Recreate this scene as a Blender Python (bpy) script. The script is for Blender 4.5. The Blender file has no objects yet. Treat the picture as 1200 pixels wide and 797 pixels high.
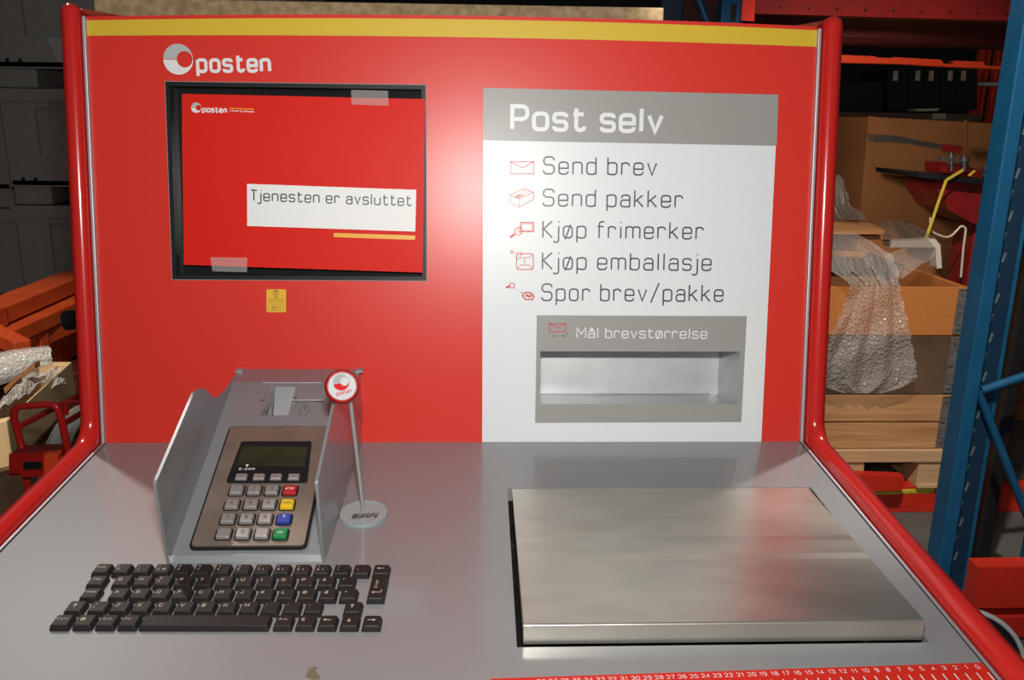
import bpy, math, random
import numpy as np
random.seed(7)
rng = np.random.default_rng(5)
SC = bpy.context.scene
COL = SC.collection

# ------------------------------------------------------------------ camera, lights, world, exposure
F_PX, PITCH, YAW, ROLL = 989.94, 0.3241, -0.0402, -0.0152
CAM_K = np.array([-0.142, -997.45, 475.24])          # camera in the kiosk's own frame (mm)
AL = 0.2167                                          # panel leans back from the counter's normal
TH = math.radians(3.8)                               # counter slopes towards the user
K = np.array([[1, 0, 0], [0, math.cos(TH), -math.sin(TH)], [0, math.sin(TH), math.cos(TH)]])
BASE_Z = 0.95


def KW(p):
    return K @ (np.asarray(p, float) / 1000.0) + np.array([0, 0, BASE_Z])


def cam_rot(p, y, r):
    cy, sy, cp, sp = math.cos(y), math.sin(y), math.cos(p), math.sin(p)
    fwd = np.array([-sy * cp, cy * cp, -sp]); right = np.array([cy, sy, 0.0]); down = np.cross(fwd, right)
    cr, sr = math.cos(r), math.sin(r)
    return np.array([cr * right + sr * down, -sr * right + cr * down, fwd])


RK = cam_rot(PITCH, YAW, ROLL)
CW = KW(CAM_K)
RW = RK @ K.T                                        # rows: right, down, forward in the world
from mathutils import Matrix, Vector
cd = bpy.data.cameras.new('camera'); cam = bpy.data.objects.new('camera', cd); COL.objects.link(cam)
cd.sensor_width = 36.0; cd.lens = F_PX * 36.0 / 1200.0; cd.clip_start = 0.02
M4 = Matrix.Identity(4)
for i in range(3):
    M4[i][0] = RW[0][i]; M4[i][1] = -RW[1][i]; M4[i][2] = -RW[2][i]; M4[i][3] = CW[i]
cam.matrix_world = M4
SC.camera = cam

SC.view_settings.view_transform = 'Standard'; SC.view_settings.look = 'None'
SC.view_settings.gamma = 1.0; SC.view_settings.use_curve_mapping = False
SC.view_settings.exposure = 0.0

W = bpy.data.worlds.new('world'); SC.world = W; W.use_nodes = True
W.node_tree.nodes['Background'].inputs[0].default_value = (0.95, 0.97, 1.0, 1)
W.node_tree.nodes['Background'].inputs[1].default_value = 0.07


def aim(o, loc, target):
    o.location = loc
    o.rotation_euler = (Vector(target) - Vector(loc)).to_track_quat('-Z', 'Y').to_euler()


FLASH_W, BACK_W = 11.0, 190.0
l = bpy.data.lights.new('camera_flash', 'AREA'); l.shape = 'RECTANGLE'; l.size = 0.07; l.size_y = 0.04; l.energy = FLASH_W
l.color = (1.0, 0.97, 0.93)
flash = bpy.data.objects.new('camera_flash', l); COL.objects.link(flash)
fl = CW - 0.15 * RW[1] + 0.02 * RW[2]
aim(flash, fl, fl + RW[2] * 2)
for nm, corner, az, w in (('ceiling_lamp_light', (-0.478, 0.0, 0.95), -39, BACK_W), ('ceiling_lamp_light', (0.42, 0.0, 0.95), 44, BACK_W * 1.25)):
    l = bpy.data.lights.new(nm, 'SPOT'); l.energy = w; l.shadow_soft_size = 0.06
    l.spot_size = math.radians(15 if az < 0 else 7.5); l.spot_blend = 1.0; l.color = (1.0, 0.93, 0.85)
    o = bpy.data.objects.new(nm, l); COL.objects.link(o)
    el = math.radians(57); a = math.radians(az)
    d = np.array([math.sin(a) * math.cos(el), math.cos(a) * math.cos(el), math.sin(el)])
    p = np.array(corner) + d * 3.0
    aim(o, p, np.array(corner) + np.array([0.03 * np.sign(math.sin(a)), -0.10, 0]))

for nm, p, tgt, w, deg in (('ceiling_lamp_light', (0.28, -0.35, 3.1), (1.42, 1.75, 0.55), 360.0, 36), ('ceiling_lamp_light', (-0.85, -0.45, 3.1), (-1.55, 1.45, 0.55), 430.0, 27), ('added_beam_fill_light', (1.15, 1.74, 1.34), (1.9, 4.0, 1.36), 17.0, 84)):  # last spot: fill added under the deck to brighten the far beam, no fixture
    l = bpy.data.lights.new(nm, 'SPOT'); l.energy = w; l.shadow_soft_size = 0.05
    l.spot_size = math.radians(deg); l.spot_blend = 0.5; l.color = (1.0, 0.90, 0.78)
    o = bpy.data.objects.new(nm, l); COL.objects.link(o); aim(o, p, tgt)


# ------------------------------------------------------------------ rays: turn a pixel of the 1200x797 photograph into a point
def kray(x, y): return RK.T @ np.array([(x - 600) / F_PX, (y - 398.5) / F_PX, 1.0])
def wray(x, y): return RW.T @ np.array([(x - 600) / F_PX, (y - 398.5) / F_PX, 1.0])
def atY(x, y, Y):
    d = wray(x, y); return CW + d * (Y - CW[1]) / d[1]
def atZ(x, y, Z):
    d = wray(x, y); return CW + d * (Z - CW[2]) / d[2]
def kZ(x, y, h=0.0):
    d = kray(x, y); return CAM_K + d * (h - CAM_K[2]) / d[2]
NP = np.array([0, -math.cos(AL), math.sin(AL)])
def kP(x, y, d=0.0):                                  # pixel -> (a, b) on the panel
    r = kray(x, y); q = CAM_K + r * (d - NP @ CAM_K) / (NP @ r) - NP * d
    return np.array([q[0], q[1] * math.sin(AL) + q[2] * math.cos(AL)])
def PAN(a, b, d=0.0):                                 # panel coords -> world
    return KW((a, b * math.sin(AL) - d * math.cos(AL), b * math.cos(AL) + d * math.sin(AL)))
def CNT(x, y, z=0.0): return KW((x, y, z))


# ------------------------------------------------------------------ materials
def mat(name, col, rough=0.5, metal=0.0, coat=0.0, coat_rough=0.1, noise=0.0, nscale=60.0, bump=0.0, bscale=200.0,
        emit=None, spec=0.5, stretch=None, alpha=1.0, trans=0.0, detail=4.0, col2=None, rough_noise=0.0, ior=1.45, aniso=0.0):
    m = bpy.data.materials.new(name); m.use_nodes = True
    nt = m.node_tree; b = nt.nodes['Principled BSDF']; N = nt.nodes.new; L = nt.links.new
    b.inputs['Base Color'].default_value = (*col, 1); b.inputs['Roughness'].default_value = rough
    b.inputs['Metallic'].default_value = metal; b.inputs['Coat Weight'].default_value = coat
    b.inputs['Coat Roughness'].default_value = coat_rough; b.inputs['Specular IOR Level'].default_value = spec
    b.inputs['Alpha'].default_value = alpha; b.inputs['Transmission Weight'].default_value = trans; b.inputs['IOR'].default_value = ior
    b.inputs['Anisotropic'].default_value = aniso
    if emit: b.inputs['Emission Color'].default_value = (*emit[0], 1); b.inputs['Emission Strength'].default_value = emit[1]
    if noise or bump or col2 or rough_noise:
        tc = N('ShaderNodeTexCoord'); mp = N('ShaderNodeMapping'); L(tc.outputs['Object'], mp.inputs[0])
        if stretch: mp.inputs['Scale'].default_value = stretch
    if noise or col2:
        n = N('ShaderNodeTexNoise'); n.inputs['Scale'].default_value = nscale; n.inputs['Detail'].default_value = detail
        L(mp.outputs[0], n.inputs['Vector'])
        r = N('ShaderNodeValToRGB'); c2 = col2 or tuple(min(1, c * (1 + noise)) for c in col); c1 = col if col2 else tuple(c * (1 - noise) for c in col)
        r.color_ramp.elements[0].position = 0.35; r.color_ramp.elements[1].position = 0.65
        r.color_ramp.elements[0].color = (*c1, 1); r.color_ramp.elements[1].color = (*c2, 1)
        L(n.outputs['Fac'], r.inputs[0]); L(r.outputs[0], b.inputs['Base Color'])
    if rough_noise:
        n = N('ShaderNodeTexNoise'); n.inputs['Scale'].default_value = nscale * 0.4; n.inputs['Detail'].default_value = 5; L(mp.outputs[0], n.inputs['Vector'])
        mr = N('ShaderNodeMapRange'); mr.inputs[3].default_value = rough - rough_noise; mr.inputs[4].default_value = rough + rough_noise
        L(n.outputs['Fac'], mr.inputs[0]); L(mr.outputs[0], b.inputs['Roughness'])
    if bump:
        n = N('ShaderNodeTexNoise'); n.inputs['Scale'].default_value = bscale; n.inputs['Detail'].default_value = 3; L(mp.outputs[0], n.inputs['Vector'])
        bp = N('ShaderNodeBump'); bp.inputs['Strength'].default_value = bump; bp.inputs['Distance'].default_value = 0.002
        L(n.outputs['Fac'], bp.inputs['Height']); L(bp.outputs[0], b.inputs['Normal'])
    return m


def wood(name, c1, c2, stretch=(2, 30, 30), rough=0.7):
    return mat(name, c1, rough, col2=c2, nscale=2.2, stretch=stretch, bump=0.25, bscale=6)


def bubble(name, alpha=0.5, tint=(0.75, 0.72, 0.68)):
    m = mat(name, tint, 0.18, alpha=alpha, spec=0.8)
    nt = m.node_tree; b = nt.nodes['Principled BSDF']
    tc = nt.nodes.new('ShaderNodeTexCoord'); v = nt.nodes.new('ShaderNodeTexVoronoi'); v.inputs['Scale'].default_value = 95
    nt.links.new(tc.outputs['Object'], v.inputs['Vector'])
    bp = nt.nodes.new('ShaderNodeBump'); bp.inputs['Strength'].default_value = 0.9; bp.inputs['Distance'].default_value = 0.006
    nt.links.new(v.outputs['Distance'], bp.inputs['Height']); nt.links.new(bp.outputs[0], b.inputs['Normal'])
    return m


MT = dict(
    panel_red=mat('red_laminate', (0.62, 0.033, 0.021), 0.335, spec=0.46),
    rail_red=mat('red_gloss_paint', (0.52, 0.016, 0.012), 0.22, coat=0.6, coat_rough=0.06),
    yellow=mat('yellow_stripe_paint', (0.62, 0.425, 0.035), 0.36, spec=0.45),
    silver=mat('silver_paint', (0.265, 0.27, 0.275), 0.45, metal=0.2, coat=0.9, coat_rough=0.13, noise=0.02, nscale=500),
    silver_house=mat('silver_housing_paint', (0.25, 0.262, 0.275), 0.38, metal=0.3, coat=0.5, coat_rough=0.15, noise=0.02, nscale=500),
    trim=mat('aluminium_trim', (0.45, 0.45, 0.48), 0.5, metal=0.6),
    groove=mat('dark_groove', (0.02, 0.02, 0.025), 0.6),
    sign_white=mat('white_sign_film', (0.67, 0.70, 0.71), 0.355, spec=0.45),
    sign_grey=mat('grey_sign_film', (0.29, 0.285, 0.27), 0.355, spec=0.45),
    logo_grey=mat('grey_logo_film', (0.42, 0.43, 0.43), 0.5, spec=0.25),
    white=mat('white_print', (0.70, 0.71, 0.72), 0.36, spec=0.4),
    ink=mat('dark_grey_ink', (0.05, 0.053, 0.058), 0.36, spec=0.45),
    icon_red=mat('red_ink', (0.52, 0.03, 0.025), 0.36, spec=0.4),
    icon_dark=mat('dark_icon_ink', (0.08, 0.075, 0.07), 0.5),
    black=mat('black_plastic', (0.010, 0.011, 0.013), 0.45, spec=0.3),
    screen=mat('screen_glass', (0.012, 0.012, 0.013), 0.12),
    notice_red=mat('red_print_paper', (0.62, 0.020, 0.012), 0.40, spec=0.10),
    paper=mat('white_paper', (0.74, 0.75, 0.73), 0.5),
    notice_yellow=mat('orange_print', (0.75, 0.36, 0.02), 0.4),
    tape=mat('clear_tape', (0.75, 0.72, 0.70), 0.2, alpha=0.15),
    galv=mat('galvanised_sheet', (0.53, 0.545, 0.555), 0.42, metal=0.55, noise=0.05, nscale=30),
    steel=mat('stainless_steel', (0.60, 0.575, 0.51), 0.34, metal=0.85, noise=0.07, nscale=12, rough_noise=0.06, stretch=(1, 3, 1)),
    well=mat('black_well', (0.008, 0.008, 0.008), 0.5),
    sticker=mat('yellow_sticker', (0.72, 0.42, 0.03), 0.4),
    sticker_ink=mat('brown_sticker_ink', (0.22, 0.12, 0.02), 0.5),
    key=mat('black_key_plastic', (0.018, 0.016, 0.015), 0.48, spec=0.35),
    legend=mat('cream_legend', (0.50, 0.42, 0.31), 0.6),
    pin_face=mat('brushed_bronze_plate', (0.30, 0.235, 0.19), 0.42, metal=0.6, noise=0.12, nscale=25),
    pin_key=mat('steel_key', (0.40, 0.37, 0.35), 0.42, metal=0.55),
    lcd=mat('lcd_glass', (0.032, 0.031, 0.014), 0.12, noise=0.3, nscale=14, stretch=(1, 3, 1)),
    key_red=mat('red_key', (0.42, 0.02, 0.02), 0.4), key_yellow=mat('yellow_key', (0.72, 0.45, 0.01), 0.4),
    key_blue=mat('blue_key', (0.03, 0.05, 0.30), 0.4), key_green=mat('green_key', (0.01, 0.20, 0.05), 0.4),
    acryl=mat('clear_acrylic', (0.60, 0.66, 0.66), 0.08, alpha=0.28, spec=0.4),
    acryl_edge=mat('acrylic_edge', (0.26, 0.32, 0.33), 0.15),
    rod=mat('grey_rod', (0.42, 0.43, 0.43), 0.35, metal=0.5),
    puck=mat('dark_red_plastic', (0.33, 0.005, 0.006), 0.28, coat=0.0, spec=0.4),
    gloss_white=mat('white_glossy_disc', (0.50, 0.525, 0.53), 0.7, spec=0.06),
    # surroundings
    concrete=mat('grey_concrete', (0.11, 0.108, 0.10), 0.75, noise=0.18, nscale=3.5, bump=0.2, bscale=60),
    wall=mat('dark_warehouse_wall', (0.03, 0.03, 0.03), 0.8, noise=0.1, nscale=2),
    crate=mat('grey_crate_plastic', (0.32, 0.30, 0.27), 0.6, noise=0.06, nscale=40),
    crate_latch=mat('grey_latch_plastic', (0.42, 0.42, 0.40), 0.5),
    beam=mat('orange_red_beam_paint', (0.52, 0.075, 0.012), 0.5, col2=(0.44, 0.055, 0.012), nscale=9, bump=0.1, bscale=40),
    beam_red=mat('red_beam_paint', (0.58, 0.028, 0.014), 0.4, noise=0.08, nscale=10),
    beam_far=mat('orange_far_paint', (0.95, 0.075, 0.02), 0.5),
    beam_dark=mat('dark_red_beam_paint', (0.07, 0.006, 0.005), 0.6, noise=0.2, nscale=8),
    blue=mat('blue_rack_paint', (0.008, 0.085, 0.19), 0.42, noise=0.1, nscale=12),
    blue_shaded=mat('shaded_blue_rack_paint', (0.006, 0.028, 0.065), 0.5),  # darker copy of blue: shade of the recessed web put into the colour
    blackmetal=mat('black_metal', (0.01, 0.01, 0.011), 0.45),
    osb=mat('chipboard', (0.60, 0.39, 0.19), 0.8, col2=(0.90, 0.66, 0.38), nscale=55, detail=8),
    card=mat('brown_cardboard', (0.31, 0.12, 0.038), 0.8, noise=0.08, nscale=6),
    card_light=mat('light_cardboard', (0.64, 0.45, 0.24), 0.8, noise=0.08, nscale=8),
    card_dark=mat('dark_cardboard', (0.16, 0.09, 0.05), 0.8, noise=0.1, nscale=8),
    ply=mat('orange_plywood', (0.56, 0.20, 0.052), 0.6, noise=0.08, nscale=140),
    ply_edge=mat('plywood_edge', (0.45, 0.27, 0.12), 0.7, noise=0.1, nscale=30),
    film=mat('dark_film_board', (0.14, 0.085, 0.055), 0.3, noise=0.25, nscale=6, coat=0.4),
    pine=wood('pine_boards', (0.46, 0.22, 0.09), (0.60, 0.33, 0.15)),
    pallet=wood('pallet_wood', (0.52, 0.33, 0.17), (0.60, 0.40, 0.22)),
    board=wood('stained_board', (0.40, 0.17, 0.06), (0.50, 0.24, 0.09)),
    hinge=mat('hinge_steel', (0.22, 0.20, 0.20), 0.3, metal=0.35, noise=0.2, nscale=40),
    wrap=bubble('bubble_wrap', 0.31), wrap2=bubble('bubble_wrap_pale', 0.46, (0.8, 0.78, 0.74)),
    greyfilm=mat('grey_plastic_film', (0.11, 0.10, 0.09), 0.3, alpha=0.5, bump=0.5, bscale=30),
    foam=mat('white_foam', (0.75, 0.66, 0.58), 0.7),
    mach_red=mat('dark_red_machine_paint', (0.22, 0.012, 0.012), 0.35, noise=0.15, nscale=20),
    chrome=mat('dull_steel', (0.35, 0.35, 0.35), 0.3, metal=0.9),
    strap=mat('yellow_strap', (0.72, 0.55, 0.06), 0.45),
    cable_white=mat('white_cable_plastic', (0.70, 0.62, 0.48), 0.4), cable_black=mat('black_cable_plastic', (0.01, 0.01, 0.01), 0.4),
    label_paper=mat('label_paper', (0.60, 0.50, 0.38), 0.7),
    lamp_red=mat('red_lens', (0.48, 0.012, 0.008), 0.15, bump=0.5, bscale=700, coat=0.6),
    lamp_orange=mat('orange_red_lens', (0.95, 0.09, 0.02), 0.15, bump=0.5, bscale=700, coat=0.6),
    fender=mat('silver_mudguard', (0.60, 0.59, 0.56), 0.25, metal=0.7), tyre=mat('black_rubber', (0.012, 0.012, 0.012), 0.6),
    green=mat('green_plastic', (0.02, 0.30, 0.08), 0.4), bluegrey=mat('blue_grey_plastic', (0.10, 0.13, 0.15), 0.5),
    whitepipe=mat('pale_pipe', (0.65, 0.63, 0.55), 0.4), disc_rim=mat('grey_rim', (0.42, 0.42, 0.40), 0.4),
    mouth_grey=mat('grey_mouth_metal', (0.34, 0.35, 0.36), 0.4, metal=0.6),
    head_red=mat('red_head_print', (0.55, 0.02, 0.02), 0.7, spec=0.06), head_grey=mat('grey_head_print', (0.33, 0.34, 0.34), 0.7, spec=0.06),
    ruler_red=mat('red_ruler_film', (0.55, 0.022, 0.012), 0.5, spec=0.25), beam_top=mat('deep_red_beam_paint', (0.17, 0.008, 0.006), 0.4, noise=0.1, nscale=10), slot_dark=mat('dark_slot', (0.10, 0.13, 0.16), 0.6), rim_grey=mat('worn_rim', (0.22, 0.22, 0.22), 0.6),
    mark=mat('worn_scuff', (0.16, 0.12, 0.08), 0.7),
)


# ------------------------------------------------------------------ mesh builder
def norm(a):
    a = np.asarray(a, float); n = np.linalg.norm(a); return a / n if n > 1e-12 else a


class MB:
    def __init__(s): s.v = []; s.f = []; s.m = []; s.sm = []
    def add(s, verts, faces, mi=0, smooth=False):
        o = len(s.v); s.v.extend([tuple(map(float, p)) for p in verts])
        for f in faces: s.f.append([i + o for i in f]); s.m.append(mi); s.sm.append(smooth)
        return s
    def quad(s, a, b, c, d, mi=0): return s.add([a, b, c, d], [[0, 1, 2, 3]], mi)
    def hexa(s, P, mi=0):                              # P: 4 bottom + 4 top, same order
        return s.add(P, [[3, 2, 1, 0], [4, 5, 6, 7], [0, 1, 5, 4], [1, 2, 6, 5], [2, 3, 7, 6], [3, 0, 4, 7]], mi)
    def box(s, lo, hi, T=None, mi=0):
        (x0, y0, z0), (x1, y1, z1) = lo, hi
        P = [(x0, y0, z0), (x1, y0, z0), (x1, y1, z0), (x0, y1, z0), (x0, y0, z1), (x1, y0, z1), (x1, y1, z1), (x0, y1, z1)]
        if T: P = [T(*p) for p in P]
        return s.hexa(P, mi)
    def prism(s, poly, off, mi=0, smooth=False):       # polygon (3D points) swept by the vector off
        n = len(poly); P = [np.asarray(p, float) for p in poly]; Q = [p + np.asarray(off, float) for p in P]
        s.add(P + Q, [list(range(n))[::-1], [n + i for i in range(n)]], mi)
        s.add(P + Q, [[i, (i + 1) % n, n + (i + 1) % n, n + i] for i in range(n)], mi, smooth)
        return s
    def rings(s, R, mi=0, smooth=True, cap=True, closed=False):
        n = len(R[0]); V = [p for r in R for p in r]; Fc = []
        k = len(R)
        for i in range(k if closed else k - 1):
            j = (i + 1) % k
            for a in range(n): Fc.append([i * n + a, i * n + (a + 1) % n, j * n + (a + 1) % n, j * n + a])
        s.add(V, Fc, mi, smooth)
        if cap and not closed: s.add(R[0], [list(range(n))[::-1]], mi); s.add(R[-1], [list(range(n))], mi)
        return s
    def tube(s, pts, r, n=10, mi=0, closed=False, cap=True):
        P = [np.asarray(p, float) for p in pts]; k = len(P); R = []; up = None
        rr = r if hasattr(r, '__len__') else [r] * k
        for i in range(k):
            if closed: t = norm(P[(i + 1) % k] - P[i - 1])
            else: t = norm(P[min(i + 1, k - 1)] - P[max(i - 1, 0)])
            if up is None: up = np.array([0, 0, 1.0]) if abs(t[2]) < 0.9 else np.array([1.0, 0, 0])
            x = norm(np.cross(up, t)); up = norm(np.cross(t, x))
            R.append([P[i] + rr[i] * (math.cos(a) * x + math.sin(a) * up) for a in np.linspace(0, 2 * math.pi, n, endpoint=False)])
        return s.rings(R, mi, True, cap, closed)
    def beam(s, p0, p1, w, h, up=(0, 0, 1), mi=0):
        p0 = np.asarray(p0, float); p1 = np.asarray(p1, float); t = norm(p1 - p0); x = norm(np.cross(t, up)); z = np.cross(x, t)
        P = []
        for q in (p0, p1): P += [q - x * w / 2 - z * h / 2, q + x * w / 2 - z * h / 2, q + x * w / 2 + z * h / 2, q - x * w / 2 + z * h / 2]
        return s.hexa(P, mi)
    def plate_holes(s, a0, a1, b0, b1, holes, zf, zb, T, mi=0, mside=None):
        A = sorted({a0, a1, *[h[0] for h in holes], *[h[1] for h in holes]}); B = sorted({b0, b1, *[h[2] for h in holes], *[h[3] for h in holes]})
        ins = lambda i, j: 0 <= i < len(A) - 1 and 0 <= j < len(B) - 1 and not any(h[0] <= A[i] and A[i + 1] <= h[1] and h[2] <= B[j] and B[j + 1] <= h[3] for h in holes)
        ms = mi if mside is None else mside
        for i in range(len(A) - 1):
            for j in range(len(B) - 1):
                if not ins(i, j): continue
                x0, x1, y0, y1 = A[i], A[i + 1], B[j], B[j + 1]
                s.quad(T(x0, y0, zf), T(x1, y0, zf), T(x1, y1, zf), T(x0, y1, zf), mi)
                s.quad(T(x0, y0, zb), T(x0, y1, zb), T(x1, y1, zb), T(x1, y0, zb), ms)
                if not ins(i - 1, j): s.quad(T(x0, y0, zf), T(x0, y1, zf), T(x0, y1, zb), T(x0, y0, zb), ms)
                if not ins(i + 1, j): s.quad(T(x1, y0, zb), T(x1, y1, zb), T(x1, y1, zf), T(x1, y0, zf), ms)
                if not ins(i, j - 1): s.quad(T(x0, y0, zb), T(x1, y0, zb), T(x1, y0, zf), T(x0, y0, zf), ms)
                if not ins(i, j + 1): s.quad(T(x0, y1, zf), T(x1, y1, zf), T(x1, y1, zb), T(x0, y1, zb), ms)
        return s


def fillet(pts, closed=False, seg=6):
    out = []; n = len(pts)
    for i, p in enumerate(pts):
        r = p[2] if len(p) > 2 else 0; q = np.array(p[:2], float)
        if r <= 0 or (not closed and i in (0, n - 1)): out.append(q); continue
        a = np.array(pts[i - 1][:2], float); b = np.array(pts[(i + 1) % n][:2], float)
        u = norm(a - q); w = norm(b - q); la = np.linalg.norm(a - q); lb = np.linalg.norm(b - q)
        ang = math.acos(max(-1, min(1, float(u @ w))))
        if ang > math.pi - 1e-3: out.append(q); continue
        t = min(r / math.tan(ang / 2), la * 0.5 if (closed or i > 1) else la, lb * 0.5 if (closed or i < n - 2) else lb)
        rr = t * math.tan(ang / 2); c = q + norm(u + w) * (rr / math.sin(ang / 2)); s0 = q + u * t - c; s1 = q + w * t - c
        a0 = math.atan2(s0[1], s0[0]); a1 = math.atan2(s1[1], s1[0]); d = (a1 - a0 + math.pi) % (2 * math.pi) - math.pi
        for k in range(seg + 1): out.append(c + rr * np.array([math.cos(a0 + d * k / seg), math.sin(a0 + d * k / seg)]))
    return out


def ribbon(mb, pts, w, T, closed=False, mi=0, lift=None):
    P = [np.asarray(p, float) for p in pts]
    Q = [P[0]]
    for p in P[1:]:
        if np.linalg.norm(p - Q[-1]) > 1e-6: Q.append(p)
    if closed and np.linalg.norm(Q[0] - Q[-1]) < 1e-6: Q.pop()
    n = len(Q); Lf = []; Rt = []
    if n < 2: return
    for i in range(n):
        d0 = norm(Q[i] - Q[i - 1]) if (closed or i > 0) else None; d1 = norm(Q[(i + 1) % n] - Q[i]) if (closed or i < n - 1) else None
        if d0 is None: d0 = d1
        if d1 is None: d1 = d0
        n0 = np.array([-d0[1], d0[0]]); n1 = np.array([-d1[1], d1[0]]); m = norm(n0 + n1)
        k = min(2.0, 1 / max(0.3, float(m @ n1)))
        Lf.append(Q[i] + m * k * w / 2); Rt.append(Q[i] - m * k * w / 2)
    V = [T(*p) for p in Lf] + [T(*p) for p in Rt]
    if lift is not None: V = [np.asarray(p) + lift * ((i % n) / n) for i, p in enumerate(V)]
    mb.add(V, [[n + i, n + (i + 1) % n, (i + 1) % n, i] for i in range(n if closed else n - 1)], mi)


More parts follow.
